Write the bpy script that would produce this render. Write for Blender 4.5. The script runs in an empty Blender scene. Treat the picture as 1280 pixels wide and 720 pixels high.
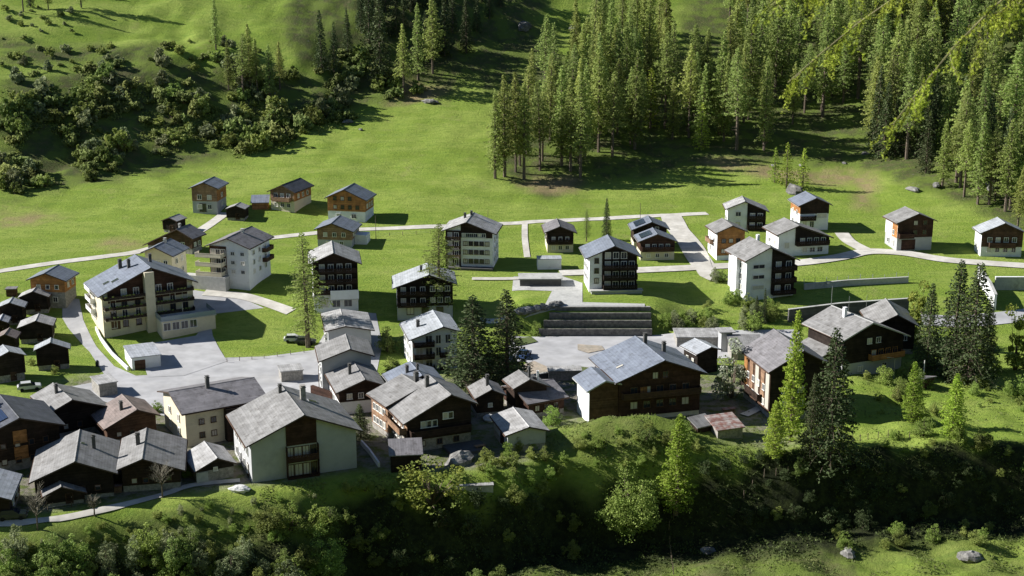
import bpy, bmesh, math, random, sys
import numpy as np
from mathutils import Vector, Matrix, noise
from mathutils.geometry import tessellate_polygon

S=bpy.context.scene
COL=S.collection
# ---------------------------------------------------------------- camera, world, sun, exposure
F=1778.0; CAMZ=85.0; PITCH=math.radians(15)
cam=bpy.data.objects.new('camera',bpy.data.cameras.new('camera')); COL.objects.link(cam)
cam.data.lens=F/1280*36; cam.data.sensor_width=36; cam.data.clip_end=5000; cam.data.clip_start=.5
cam.location=(0,0,CAMZ); cam.rotation_euler=(math.pi/2-PITCH,0,0); S.camera=cam
cam.data.dof.use_dof=True; cam.data.dof.focus_distance=290; cam.data.dof.aperture_fstop=3.2
SUN_EL=math.radians(31); SUN_TO=Vector((-.988*math.cos(SUN_EL),.156*math.cos(SUN_EL),math.sin(SUN_EL)))
W=bpy.data.worlds.new('World'); S.world=W; W.use_nodes=True
nt=W.node_tree; bg=nt.nodes['Background']; sk=nt.nodes.new('ShaderNodeTexSky'); sk.sky_type='NISHITA'; sk.sun_disc=False
sk.sun_elevation=SUN_EL; sk.sun_rotation=math.atan2(SUN_TO.x,SUN_TO.y); sk.altitude=2500; sk.air_density=.75; sk.dust_density=.2; sk.ozone_density=1.6
nt.links.new(sk.outputs[0],bg.inputs[0]); bg.inputs[1].default_value=.068
sl=bpy.data.lights.new('sun','SUN'); sl.energy=5.0; sl.angle=math.radians(.5); sl.color=(1,.965,.91)
so=bpy.data.objects.new('sun',sl); COL.objects.link(so); so.rotation_euler=SUN_TO.to_track_quat('Z','Y').to_euler(); so.location=(0,0,300)
S.view_settings.view_transform='Standard'; S.view_settings.look='None'; S.view_settings.exposure=.86; S.view_settings.gamma=1
S.cycles.max_bounces=4; S.cycles.diffuse_bounces=2; S.cycles.transparent_max_bounces=4; S.cycles.glossy_bounces=2
S.cycles.transmission_bounces=2; S.cycles.sample_clamp_indirect=4

# ---------------------------------------------------------------- terrain height
def sst(a,b,x):
    t=(x-a)/(b-a); t=0.0 if t<0 else (1.0 if t>1 else t); return t*t*(3-2*t)
def lerp_pts(P,x):
    if x<=P[0][0]: return P[0][1]
    for (a,va),(b,vb) in zip(P,P[1:]):
        if x<=b: return va+(vb-va)*(x-a)/(b-a)
    return P[-1][1]
LIP=[(-140,178),(-78,185),(-66,188),(-53,193.5),(-37,198),(-24,203.5),(-10,203),(0,205),(7,211),(30,213),(45,212),(60,214),(78,217),(140,225)]
BASEP=[(190,0),(306,0),(360,3),(400,8),(450,20),(600,69),(800,158),(1200,420)]
def base_z(y):
    # smoothed piecewise linear
    s=0
    for k in (-12,-6,0,6,12): s+=lerp_pts(BASEP,y+k)
    return s/5
def hs(x,y):
    """smooth large-scale height"""
    if y>175:
        z=base_z(y)
        # terrace: sharp by the retaining wall, soft elsewhere
        w=sst(-4,3,x)*(1-sst(29,38,x))
        z+=5*((1-w)*sst(270,306,y)+w*sst(281,284,y))
        # left hillside
        t=(x+138)*(-.6)+(y-375)*.8
        if t>0: z+= 9.5*sst(0,48,t)+ .10*max(0,t-20)
        # forest hill on the right, gentle rise
        u=(x-95)
        if u>0 and y>330: z+= .12*u*sst(330,380,y)
    else: z=0.0
    yl=lerp_pts(LIP,x)
    d=yl-y
    z+=4.3*math.exp(-((x-20)/12)**2-((y-220)/5.0)**2)
    if d>-3:
        k=lerp_pts([(-200,.50),(-32,.55),(-24,1.6),(0,2.4),(25,2.6),(50,2.6),(70,2.4),(90,2.0)],x)
        zf=lerp_pts([(-200,-16),(-32,-16),(-24,-16),(0,-14),(28,-12.5),(45,-10.5),(90,-10.5)],x)
        dd=d+3
        drop=-k*(dd*dd/12 if dd<6 else dd-3)
        # smooth floor
        drop=max(drop,zf)*.85+.15*zf*(1-math.exp(drop/6.0))
        z+=drop
        if y<130: z+= (130-y)*.745*sst(130,110,y) if False else (130-y)*.745
        z+= 2.6*math.exp(-((x-5)/9)**2-((y-194.5)/3.0)**2)
    return z
def cam_ray(px,py):
    dx=(px-640)/F; dy=-(py-360)/F
    c,s=math.cos(PITCH),math.sin(PITCH)
    return (dx, c+dy*s, -s+dy*c)
def project(x,y,z):
    z-=CAMZ; c,s=math.cos(PITCH),math.sin(PITCH)
    depth=y*c-z*s; up=y*s+z*c
    return 640+F*x/depth, 360-F*up/depth
def ground(px,py,hf=None,off=0.0):
    hf=hf or hs
    d=cam_ray(px,py); t=60.0; pt=t
    while t<1500:
        x,y,z=d[0]*t,d[1]*t,CAMZ+d[2]*t
        if z<hf(x,y)+off:
            a,b=pt,t
            for _ in range(18):
                m=(a+b)/2
                if CAMZ+d[2]*m<hf(d[0]*m,d[1]*m)+off: b=m
                else: a=m
            return (d[0]*b,d[1]*b,hf(d[0]*b,d[1]*b))
        pt=t; t+=1.5
    return None
def nz(x,y,s,o=0.0): return noise.noise(Vector((x/s+o,y/s-o,o*.37)))
def bump(x,y):
    b=0
    t=(x+138)*(-.6)+(y-375)*.8
    m=sst(-4,14,t)
    if m>0: b+=m*(2.3*nz(x,y,15,3)+1.1*nz(x,y,6,9)+.4*nz(x,y,2.6,4))
    m=sst(335,380,y)*(1-m)
    if m>0: b+=m*(1.3*nz(x,y,28,1)+.5*nz(x,y,9,2)+.2*nz(x,y,4,7))
    yl=lerp_pts(LIP,x); d=yl-y
    if d>-8:
        mm=sst(-3,6,d)*sst(90,130,y)
        b+=mm*(1.5*nz(x,y,9,5)+.8*nz(x,y,3.5,6)+.3*nz(x,y,1.5,7))
    r=sst(38,52,x)*(1-sst(250,262,y))*(1-sst(3,8,d))
    if r>0: b+=r*(1.5*nz(x,y,11,8)+.7*nz(x,y,4.5,3))
    k=math.exp(-((x-18)/15)**2-((y-218)/6.0)**2)
    b+=k*(.9*nz(x,y,4,12)+.5*nz(x,y,1.8,2))
    return b
def h(x,y): return hs(x,y)+bump(x,y)
def at(px,py,off=0.0): return ground(px,py,h,off)
def inpoly(p,P):
    x,y=p; r=False; n=len(P)
    for i in range(n):
        x1,y1=P[i]; x2,y2=P[i-1]
        if (y1>y)!=(y2>y) and x<(x2-x1)*(y-y1)/(y2-y1)+x1: r=not r
    return r

# ---------------------------------------------------------------- object helpers
def setp(o,label=None,cat=None,group=None,kind=None):
    if label: o['label']=label
    if cat: o['category']=cat
    if group: o['group']=group
    if kind: o['kind']=kind
    return o
def empty(name,loc=(0,0,0),rz=0,**k):
    o=bpy.data.objects.new(name,None); COL.objects.link(o); o.location=loc; o.rotation_euler=(0,0,rz); o.empty_display_size=.1
    return setp(o,**k)
def link(name,me,parent=None):
    o=bpy.data.objects.new(name,me); COL.objects.link(o)
    if parent: o.parent=parent
    return o
def copy_tree(o,parent=None):
    c=o.copy(); COL.objects.link(c)
    if parent: c.parent=parent
    for ch in list(o.children): copy_tree(ch,c)
    return c
class MB:
    def __init__(s): s.v=[]; s.f=[]; s.m=[]
    def poly(s,pts,m=0):
        n=len(s.v); s.v+= [tuple(p) for p in pts]; s.f.append(tuple(range(n,n+len(pts)))); s.m.append(m)
    def box(s,x0,x1,y0,y1,z0,z1,m=0,T=None):
        n=len(s.v); P=[(x0,y0,z0),(x1,y0,z0),(x1,y1,z0),(x0,y1,z0),(x0,y0,z1),(x1,y0,z1),(x1,y1,z1),(x0,y1,z1)]
        if T: P=[tuple(T@Vector(p)) for p in P]
        s.v+=P
        for q in ((0,3,2,1),(4,5,6,7),(0,1,5,4),(1,2,6,5),(2,3,7,6),(3,0,4,7)): s.f.append(tuple(n+i for i in q)); s.m.append(m)
    def prism(s,prof,y0,y1,m=0,mt=None):
        """profile in xz extruded along y; mt: material per side"""
        n=len(s.v); k=len(prof)
        s.v+=[(x,y0,z) for x,z in prof]+[(x,y1,z) for x,z in prof]
        s.f.append(tuple(range(n,n+k))); s.m.append(m)
        s.f.append(tuple(range(n+2*k-1,n+k-1,-1))); s.m.append(m)
        for i in range(k):
            j=(i+1)%k
            s.f.append((n+i,n+k+i,n+k+j,n+j)); s.m.append(mt[i] if mt else m)
    def tube(s,P,R,n=6,m=0):
        P=[Vector(p) for p in P]; b=len(s.v)
        for i,p in enumerate(P):
            d=(P[min(i+1,len(P)-1)]-P[max(i-1,0)]).normalized()
            a=d.orthogonal().normalized(); c=d.cross(a)
            for k in range(n):
                t=2*math.pi*k/n; s.v.append(tuple(p+(a*math.cos(t)+c*math.sin(t))*R[i]))
        for i in range(len(P)-1):
            for k in range(n):
                k2=(k+1)%n; s.f.append((b+i*n+k,b+i*n+k2,b+(i+1)*n+k2,b+(i+1)*n+k)); s.m.append(m)
        s.f.append(tuple(b+(len(P)-1)*n+k for k in range(n))); s.m.append(m)
        s.f.append(tuple(b+k for k in reversed(range(n)))); s.m.append(m)
    def ball(s,c,r,m=0,seg=8,ring=6,sq=(1,1,1),jit=0,rn=None):
        b=len(s.v)
        for i in range(1,ring):
            a=math.pi*i/ring
            for k in range(seg):
                t=2*math.pi*k/seg; rr=r*(1+(rn.uniform(-jit,jit) if jit else 0))
                s.v.append((c[0]+rr*math.sin(a)*math.cos(t)*sq[0],c[1]+rr*math.sin(a)*math.sin(t)*sq[1],c[2]+rr*math.cos(a)*sq[2]))
        s.v.append((c[0],c[1],c[2]+r*sq[2])); s.v.append((c[0],c[1],c[2]-r*sq[2])); T=len(s.v)-2
        for k in range(seg):
            k2=(k+1)%seg
            for i in range(ring-2): s.f.append((b+i*seg+k,b+(i+1)*seg+k,b+(i+1)*seg+k2,b+i*seg+k2)); s.m.append(m)
            s.f.append((T,b+k,b+k2)); s.m.append(m)
            s.f.append((T+1,b+(ring-2)*seg+k2,b+(ring-2)*seg+k)); s.m.append(m)
    def mesh(s,name,mats):
        me=bpy.data.meshes.new(name); me.from_pydata(s.v,[],s.f)
        for m in (mats if isinstance(mats,(list,tuple)) else [mats]): me.materials.append(m)
        if any(s.m): me.polygons.foreach_set('material_index',s.m)
        me.update(); return me
    def build(s,name,mats,parent=None): return link(name,s.mesh(name,mats),parent)
def np_mesh(name,V,k,mat,smooth=False):
    """V: (n*k,3) loose polygons of k corners"""
    n=len(V)//k; me=bpy.data.meshes.new(name); me.vertices.add(n*k); me.vertices.foreach_set('co',np.ascontiguousarray(V,dtype=np.float32).ravel())
    me.loops.add(n*k); me.loops.foreach_set('vertex_index',np.arange(n*k,dtype=np.int32))
    me.polygons.add(n); me.polygons.foreach_set('loop_start',np.arange(0,n*k,k,dtype=np.int32))
    me.materials.append(mat); me.update(); me.validate(); return me

# ---------------------------------------------------------------- materials
def mat(name,col,rough=.85,var=.0,scale=1.0,col2=None,bumps=0,bscale=20,spec=.2,metal=0,stripe=None,objvar=0,trans=0,detail=4,coord='Object',dirt=None):
    m=bpy.data.materials.new(name); m.use_nodes=True; t=m.node_tree; N=t.nodes; L=t.links; b=N['Principled BSDF']; out=N['Material Output']
    b.inputs['Roughness'].default_value=rough; b.inputs['Metallic'].default_value=metal; b.inputs['Specular IOR Level'].default_value=spec
    tc=N.new('ShaderNodeTexCoord'); src=tc.outputs[coord]
    c=N.new('ShaderNodeRGB'); c.outputs[0].default_value=(*col,1); o=c.outputs[0]
    if col2:
        n=N.new('ShaderNodeTexNoise'); n.inputs['Scale'].default_value=scale; n.inputs['Detail'].default_value=detail; L.new(src,n.inputs['Vector'])
        r=N.new('ShaderNodeValToRGB'); r.color_ramp.elements[0].position=.38; r.color_ramp.elements[1].position=.62; L.new(n.outputs['Fac'],r.inputs[0])
        x=N.new('ShaderNodeMix'); x.data_type='RGBA'; x.inputs[6].default_value=(*col,1); x.inputs[7].default_value=(*col2,1); L.new(r.outputs[0],x.inputs[0]); o=x.outputs[2]
    if dirt:
        n=N.new('ShaderNodeTexNoise'); n.inputs['Scale'].default_value=dirt[1]; n.inputs['Detail'].default_value=8; n.inputs['Roughness'].default_value=.7; L.new(src,n.inputs['Vector'])
        r=N.new('ShaderNodeValToRGB'); r.color_ramp.elements[0].position=.52; r.color_ramp.elements[1].position=.68; L.new(n.outputs['Fac'],r.inputs[0])
        x=N.new('ShaderNodeMix'); x.data_type='RGBA'; L.new(o,x.inputs[6]); x.inputs[7].default_value=(*dirt[0],1); L.new(r.outputs[0],x.inputs[0]); o=x.outputs[2]
    if stripe:   # (axis, period, dark factor, line share)
        ax,per,dk,sh=stripe
        sp=N.new('ShaderNodeSeparateXYZ'); L.new(src,sp.inputs[0])
        a=N.new('ShaderNodeMath'); a.operation='DIVIDE'; a.inputs[1].default_value=per; L.new(sp.outputs[ax],a.inputs[0])
        f=N.new('ShaderNodeMath'); f.operation='FRACT'; L.new(a.outputs[0],f.inputs[0])
        g=N.new('ShaderNodeMath'); g.operation='LESS_THAN'; g.inputs[1].default_value=sh; L.new(f.outputs[0],g.inputs[0])
        fl=N.new('ShaderNodeMath'); fl.operation='FLOOR'; L.new(a.outputs[0],fl.inputs[0])
        wn=N.new('ShaderNodeTexWhiteNoise'); wn.noise_dimensions='1D'; L.new(fl.outputs[0],wn.inputs['W'])
        w2=N.new('ShaderNodeMapRange'); w2.inputs[3].default_value=1-(1-dk)*.5; w2.inputs[4].default_value=1+(1-dk)*.5; L.new(wn.outputs['Value'],w2.inputs[0])
        mx=N.new('ShaderNodeMath'); mx.operation='MULTIPLY_ADD'; mx.inputs[1].default_value=dk-1; mx.inputs[2].default_value=1; L.new(g.outputs[0],mx.inputs[0])
        mm=N.new('ShaderNodeMath'); mm.operation='MULTIPLY'; L.new(mx.outputs[0],mm.inputs[0]); L.new(w2.outputs[0],mm.inputs[1])
        x=N.new('ShaderNodeVectorMath'); x.operation='SCALE'; L.new(o,x.inputs[0]); L.new(mm.outputs[0],x.inputs[3]); o=x.outputs[0]
    if var:
        n=N.new('ShaderNodeTexNoise'); n.inputs['Scale'].default_value=scale*3.1; n.inputs['Detail'].default_value=6; L.new(src,n.inputs['Vector'])
        r=N.new('ShaderNodeMapRange'); r.inputs[1].default_value=.3; r.inputs[2].default_value=.7; r.inputs[3].default_value=1-var; r.inputs[4].default_value=1+var; L.new(n.outputs['Fac'],r.inputs[0])
        x=N.new('ShaderNodeVectorMath'); x.operation='SCALE'; L.new(o,x.inputs[0]); L.new(r.outputs[0],x.inputs[3]); o=x.outputs[0]
    if objvar:
        oi=N.new('ShaderNodeObjectInfo'); hsn=N.new('ShaderNodeHueSaturation')
        r=N.new('ShaderNodeMapRange'); r.inputs[3].default_value=1-objvar; r.inputs[4].default_value=1+objvar; L.new(oi.outputs['Random'],r.inputs[0]); L.new(r.outputs[0],hsn.inputs['Value'])
        a=N.new('ShaderNodeMath'); a.operation='MULTIPLY'; a.inputs[1].default_value=7.13; L.new(oi.outputs['Random'],a.inputs[0])
        f=N.new('ShaderNodeMath'); f.operation='FRACT'; L.new(a.outputs[0],f.inputs[0])
        r=N.new('ShaderNodeMapRange'); r.inputs[3].default_value=.5-objvar*.06; r.inputs[4].default_value=.5+objvar*.06; L.new(f.outputs[0],r.inputs[0]); L.new(r.outputs[0],hsn.inputs['Hue'])
        L.new(o,hsn.inputs['Color']); o=hsn.outputs[0]
    L.new(o,b.inputs['Base Color'])
    if bumps:
        n=N.new('ShaderNodeTexNoise'); n.inputs['Scale'].default_value=bscale; n.inputs['Detail'].default_value=5; L.new(src,n.inputs['Vector'])
        bp=N.new('ShaderNodeBump'); bp.inputs['Strength'].default_value=1; bp.inputs['Distance'].default_value=bumps; L.new(n.outputs['Fac'],bp.inputs['Height']); L.new(bp.outputs[0],b.inputs['Normal'])
    if trans:
        tr=N.new('ShaderNodeBsdfTranslucent'); ms=N.new('ShaderNodeMixShader'); ms.inputs[0].default_value=trans
        L.new(o,tr.inputs[0]); L.new(b.outputs[0],ms.inputs[1]); L.new(tr.outputs[0],ms.inputs[2]); L.new(ms.outputs[0],out.inputs[0])
    return m
def leafmat(name,c,c2,tr=.58,ov=.3): return mat(name,c,rough=.7,col2=c2,scale=.9,trans=tr,objvar=ov,spec=.15,var=.25)
M={}
M['larch']=leafmat('larch needles',(.27,.34,.09),(.36,.42,.13))
M['larchd']=leafmat('deep larch needles',(.24,.30,.085),(.31,.37,.12))
M['larchy']=leafmat('fresh larch needles',(.28,.38,.05),(.36,.44,.07),.4)
M['spruce']=leafmat('spruce needles',(.06,.085,.032),(.095,.125,.05),.15,.2)
M['bush']=leafmat('shrub leaves',(.18,.235,.06),(.26,.31,.09),.3,.35)
M['bushg']=leafmat('grey green leaves',(.21,.24,.12),(.28,.31,.16),.3,.3)
M['leafy']=leafmat('bright leaves',(.22,.31,.065),(.30,.38,.10),.35,.2)
M['yellow']=leafmat('yellow green leaves',(.26,.27,.05),(.20,.25,.06),.4,.15)
M['blossom']=leafmat('pale blossom leaves',(.50,.52,.42),(.28,.34,.18),.3,.1)
M['twigs']=mat('bare twigs',(.19,.17,.13),col2=(.13,.12,.09),scale=2)
M['bark']=mat('bark',(.10,.075,.055),col2=(.16,.13,.10),scale=3,bumps=.03)
M['tuft']=leafmat('grass tufts',(.12,.17,.04),(.19,.20,.08),.3,.1)
M['painted_shade']=leafmat('dark heath leaves',(.05,.07,.022),(.09,.12,.035),.2,.1)  # tuft leaves darkened: the bank's deep shade is in the colour
M['steps']=mat('dark rubble stone steps',(.19,.18,.165),rough=.95,col2=(.11,.105,.10),scale=1.6,var=.25,bumps=.05,bscale=3)
M['turf']=mat('rough turf',(.075,.11,.03),rough=.95,col2=(.11,.13,.05),scale=1.3,var=.3,bumps=.1,bscale=3)
M['thicket']=leafmat('thicket leaves',(.21,.255,.08),(.28,.32,.12))
M['rock']=mat('grey rock',(.24,.235,.22),col2=(.13,.125,.12),scale=.8,bumps=.15,bscale=2,var=.2,objvar=.2)
def wood(n,c,c2,ax=2,per=.22,var=.25): return mat(n,c,rough=.8,col2=c2,scale=.5,var=var,stripe=(ax,per,.6,.14),spec=.1)
M['wdark']=wood('dark brown boards',(.045,.029,.022),(.028,.02,.016))
M['wblack']=wood('black weathered boards',(.020,.015,.013),(.032,.024,.02))
M['wbrown']=wood('brown boards',(.105,.06,.04),(.07,.043,.03))
M['wred']=wood('red brown boards',(.068,.036,.026),(.045,.025,.019))
M['worange']=wood('orange larch boards',(.42,.20,.075),(.32,.15,.06))
M['wtan']=wood('tan boards',(.30,.19,.12),(.24,.15,.10))
M['pwhite']=mat('white plaster',(.74,.75,.76),rough=.9,var=.05,scale=.4,dirt=((.62,.62,.61),.6))
M['pcream']=mat('cream plaster',(.62,.56,.42),rough=.9,var=.06,scale=.4,dirt=((.50,.45,.35),.6))
M['pgrey']=mat('grey green plaster',(.40,.405,.41),rough=.9,var=.05,scale=.3,dirt=((.35,.355,.36),.5))
M['pstone']=mat('grey rubble masonry',(.34,.32,.29),rough=.95,col2=(.22,.21,.19),scale=2.2,var=.2,bumps=.04,bscale=4)
M['concrete']=mat('concrete',(.42,.42,.40),rough=.9,var=.12,scale=.5,dirt=((.28,.28,.27),.35))
M['concd']=mat('dark stained concrete',(.10,.098,.095),rough=.9,var=.15,scale=.4,stripe=(2,.6,.7,.08))
def roofm(n,c,c2,per=.4,sp=.3,rough=.6,dirt=None,ax=0): return mat(n,c,rough=rough,col2=c2,scale=.55,var=.10,stripe=(ax,per,.82,.18),spec=sp,dirt=dirt or ((c2[0]*.6,c2[1]*.58,c2[2]*.55),.9))
M['rstone']=roofm('weathered stone slate roof',(.27,.265,.26),(.20,.195,.19))
M['rpurple']=roofm('purple grey slate roof',(.215,.205,.215),(.165,.158,.165))
M['rpink']=roofm('lichen brown slate roof',(.27,.215,.195),(.19,.155,.14))
M['rblue']=roofm('blue grey slate roof',(.20,.225,.275),(.17,.19,.235),.5,.35,.5)
M['rlight']=roofm('pale metal roof',(.42,.44,.47),(.34,.36,.385),.5,.4,.45)
M['rdark']=roofm('charcoal slate roof',(.085,.09,.11),(.06,.065,.08))
M['rwhite']=roofm('bright grey slab roof',(.42,.415,.41),(.29,.285,.28))
M['rrust']=mat('rusty sheet roof',(.22,.11,.09),rough=.7,col2=(.36,.32,.30),scale=1.2,stripe=(1,.55,.7,.2))
M['fascia']=mat('fascia board',(.07,.05,.04),var=.1,scale=1)
M['fascial']=mat('pale metal verge',(.38,.38,.37),var=.1,scale=1,rough=.5)
M['glass']=mat('window glass',(.025,.03,.04),rough=.08,spec=.6)
M['fwhite']=mat('white painted frame',(.75,.74,.70),rough=.6)
M['fbrown']=mat('brown frame',(.10,.055,.035),rough=.6)
M['curtain']=mat('pale curtain behind glass',(.50,.47,.41),rough=.3,spec=.5,var=.1,scale=3)
M['steel']=mat('galvanised steel',(.40,.41,.42),rough=.4,metal=.6)
M['rail']=mat('glass balustrade',(.16,.22,.27),rough=.12,spec=.6)
M['panel']=mat('solar cells',(.02,.03,.06),rough=.15,spec=.6,stripe=(0,.5,1.8,.08))
M['limb']=mat('lichen covered twigs',(.28,.27,.12),col2=(.16,.14,.09),scale=6)
M['gravel']=mat('pale gravel road',(.56,.54,.49),rough=.95,col2=(.46,.44,.39),scale=.25,var=.12,coord='Object')
M['asphalt']=mat('worn grey asphalt',(.41,.41,.415),rough=.9,col2=(.35,.35,.355),scale=.12,var=.14,dirt=((.37,.365,.36),.09),coord='Object')
M['sand']=mat('bare sandy soil',(.38,.32,.25),rough=.95,col2=(.30,.27,.22),scale=.5,var=.2)
M['earth']=mat('village yard earth',(.20,.18,.14),rough=.95,col2=(.14,.15,.07),scale=.35,var=.25,dirt=((.26,.25,.22),.3))
M['tyre']=mat('tyre rubber',(.02,.02,.02),rough=.8)
def paint(n,c): return mat(n,c,rough=.25,spec=.6)
M['csilver']=paint('silver car paint',(.5,.51,.52)); M['cblack']=paint('dark car paint',(.03,.035,.04)); M['cwhite']=paint('white car paint',(.75,.75,.74)); M['cblue']=paint('blue car paint',(.05,.09,.2))
M['lampglobe']=mat('opal lamp globe',(.8,.8,.78),rough=.3)
M['orangecloth']=mat('orange boards',(.55,.20,.06),rough=.8)
M['tarp']=mat('pale tarpaulin',(.6,.6,.58),rough=.6,var=.1,scale=1,bumps=.1,bscale=2)

def ground_mat():
    m=bpy.data.materials.new('meadow ground'); m.use_nodes=True; t=m.node_tree; N=t.nodes; L=t.links; b=N['Principled BSDF']
    b.inputs['Roughness'].default_value=.95; b.inputs['Specular IOR Level'].default_value=.08
    tc=N.new('ShaderNodeTexCoord'); src=tc.outputs['Object']
    def ns(sc,det=5,rough=.6,vec=src):
        n=N.new('ShaderNodeTexNoise'); n.inputs['Scale'].default_value=sc; n.inputs['Detail'].default_value=det; n.inputs['Roughness'].default_value=rough; L.new(vec,n.inputs['Vector']); return n.outputs['Fac']
    def ramp(f,p0,p1):
        r=N.new('ShaderNodeMapRange'); r.interpolation_type='SMOOTHSTEP'; r.inputs[1].default_value=p0; r.inputs[2].default_value=p1; L.new(f,r.inputs[0]); return r.outputs[0]
    def mix(f,a,bb):
        x=N.new('ShaderNodeMix'); x.data_type='RGBA'; 
        L.new(f,x.inputs[0])
        for i,v in ((6,a),(7,bb)):
            if isinstance(v,tuple): x.inputs[i].default_value=(*v,1)
            else: L.new(v,x.inputs[i])
        return x.outputs[2]
    def mul(a,bv):
        x=N.new('ShaderNodeMath'); x.operation='MULTIPLY'; L.new(a,x.inputs[0])
        if isinstance(bv,float): x.inputs[1].default_value=bv
        else: L.new(bv,x.inputs[1])
        return x.outputs[0]
    mp=N.new('ShaderNodeMapping'); mp.inputs['Scale'].default_value=(1,2.6,1); mp.inputs['Rotation'].default_value=(0,0,.25); L.new(src,mp.inputs[0])
    g=mix(ramp(ns(.05,4,.6,mp.outputs[0]),.38,.62),(.178,.25,.038),(.238,.30,.062))
    g=mix(mul(ramp(ns(.35,5,.7,mp.outputs[0]),.45,.7),.75),g,(.115,.19,.030))
    g=mix(mul(ramp(ns(.11,6,.75),.55,.72),.55),g,(.24,.25,.085))
    g=mix(mul(ramp(ns(2.2,4,.7),.5,.75),.5),g,(.07,.12,.02))
    at_=N.new('ShaderNodeAttribute'); at_.attribute_name='zone'; sp=N.new('ShaderNodeSeparateColor'); L.new(at_.outputs['Color'],sp.inputs[0])
    fl=mix(ramp(ns(.5,6,.7),.35,.65),(.065,.09,.026),(.095,.095,.042)); fl=mix(mul(ramp(ns(.16,5,.6),.42,.58),.85),fl,(.12,.165,.032))
    rk=mix(mul(ramp(ns(.9,5,.8),.62,.7),.8),fl,(.24,.23,.20))
    g=mix(sp.outputs[0],g,rk)
    s=mix(ramp(ns(.6,5,.7),.3,.7),(.28,.20,.12),(.22,.19,.09))
    g=mix(mul(sp.outputs[1],ramp(ns(.3,5,.7),.25,.55)),g,s)
    yard=mix(ramp(ns(.4,6,.7),.4,.62),(.22,.20,.17),(.10,.13,.035))
    g=mix(sp.outputs[2],g,yard)
    bk=N.new('ShaderNodeAttribute'); bk.attribute_name='bank'; painted_shade=mix(ramp(ns(.8,6,.75),.4,.65),(.018,.022,.011),(.042,.052,.018)); g=mix(bk.outputs['Fac'],g,painted_shade)  # near-black bank: shade below the village painted into the ground colour
    L.new(g,b.inputs['Base Color'])
    n=ns(1.3,6,.75); bp=N.new('ShaderNodeBump'); bp.inputs['Strength'].default_value=1; bp.inputs['Distance'].default_value=.35; L.new(n,bp.inputs['Height']); L.new(bp.outputs[0],b.inputs['Normal'])
    return m

# ---------------------------------------------------------------- terrain
XS=list(np.arange(-420,-130,8.))+list(np.arange(-130,130,1.25))+list(np.arange(130,440,8.))
YS=list(np.arange(-60,150,6.))+list(np.arange(150,186,2.))+list(np.arange(186,232,.7))+list(np.arange(232,300,1.6))+list(np.arange(300,480,2.))+list(np.arange(480,640,4.))+list(np.arange(640,1300,20.))
Z_FOREST=[[(0,100),(95,85),(210,75),(330,85),(430,105),(440,140),(380,155),(345,185),(200,215),(0,248)],[(560,-20),(560,60),(640,150),(615,215),(690,250),(760,225),(960,200),(1090,212),(1190,252),(1300,290),(1300,-60),(880,-60),(845,60),(700,70),(660,-20)],
 [(360,0),(360,60),(440,135),(560,120),(640,60),(700,-20),(400,-40)],[(0,40),(60,60),(200,55),(210,75),(0,80)]]
Z_DIRT=[[(880,195),(1000,215),(1090,215),(1100,235),(1085,262),(1065,255),(1080,232),(1000,226),(890,208)],[(640,225),(720,222),(735,240),(650,238)],[(130,300),(175,298),(178,306),(130,312)],[(0,270),(60,266),(90,272),(0,282)],[(500,98),(560,110),(540,125),(480,128)]]
def soft(p,P,r=9):
    return sum(inpoly((p[0]+a,p[1]+b_*.6),P) for a,b_ in ((0,0),(r,0),(-r,0),(0,r),(0,-r),(r*.7,r*.7),(-r*.7,-r*.7),(r*.7,-r*.7)))/8
def build_terrain():
    nx,ny=len(XS),len(YS); V=[]; Z=[]; BANK_SHADE=[]
    for y in YS:
        for x in XS:
            z=h(x,y); V.append((x,y,z))
            p=(-1,-1)
            if y>60: p=project(x,y,z)
            q=(p[0]+14*nz(x,y,7,2),p[1]+7*nz(x,y,6,5))
            f=max((soft(q,P) for P in Z_FOREST),default=0) if y>300 else 0
            dd=max((soft(q,P) for P in Z_DIRT),default=0) if y>300 else 0
            yl=lerp_pts(LIP,x); d=yl-y
            if y<300:
                f=max(f,sst(-1,4,d)*(.9 if x<52 else .35+.3*nz(x,y,9,1)))
                k=math.exp(-((x-18)/16)**2-((y-219)/7.0)**2); f=max(f,min(1,k*1.3)*.6)
            yd=0
            if y<262 and d<-2: yd=sst(-2,-6,d)*sst(-85,-80,x)*(1-sst(42,50,x))*(1-sst(248,258,y))*(1-min(1,1.6*math.exp(-((x-20)/17)**2-((y-220)/8.0)**2)))
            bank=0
            if y<300 and y>170: bank=sst(.3,2.5,d+3.5*sst(28,44,x)+2.5*nz(x,y,5,8))*(1-sst(9,16,d+2*nz(x,y,4,3)))*sst(-30,-24,x); bank=max(bank,.9*sst(6.5,9,d+2*nz(x,y,5,1))*(1-sst(-30,-24,x)))  # mask for the shade painted into the ground colour
            Z+= [f,dd,yd,1]; BANK_SHADE.append(bank)
    Fc=[(j*nx+i,j*nx+i+1,(j+1)*nx+i+1,(j+1)*nx+i) for j in range(ny-1) for i in range(nx-1)]
    me=bpy.data.meshes.new('ground'); me.from_pydata(V,[],Fc); me.materials.append(ground_mat())
    ca=me.attributes.new('zone','FLOAT_COLOR','POINT'); ca.data.foreach_set('color',Z)
    bk=me.attributes.new('bank','FLOAT','POINT'); bk.data.foreach_set('value',BANK_SHADE)
    me.polygons.foreach_set('use_smooth',[True]*len(me.polygons)); me.update()
    o=link('ground',me); setp(o,kind='structure'); return o
build_terrain()

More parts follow.
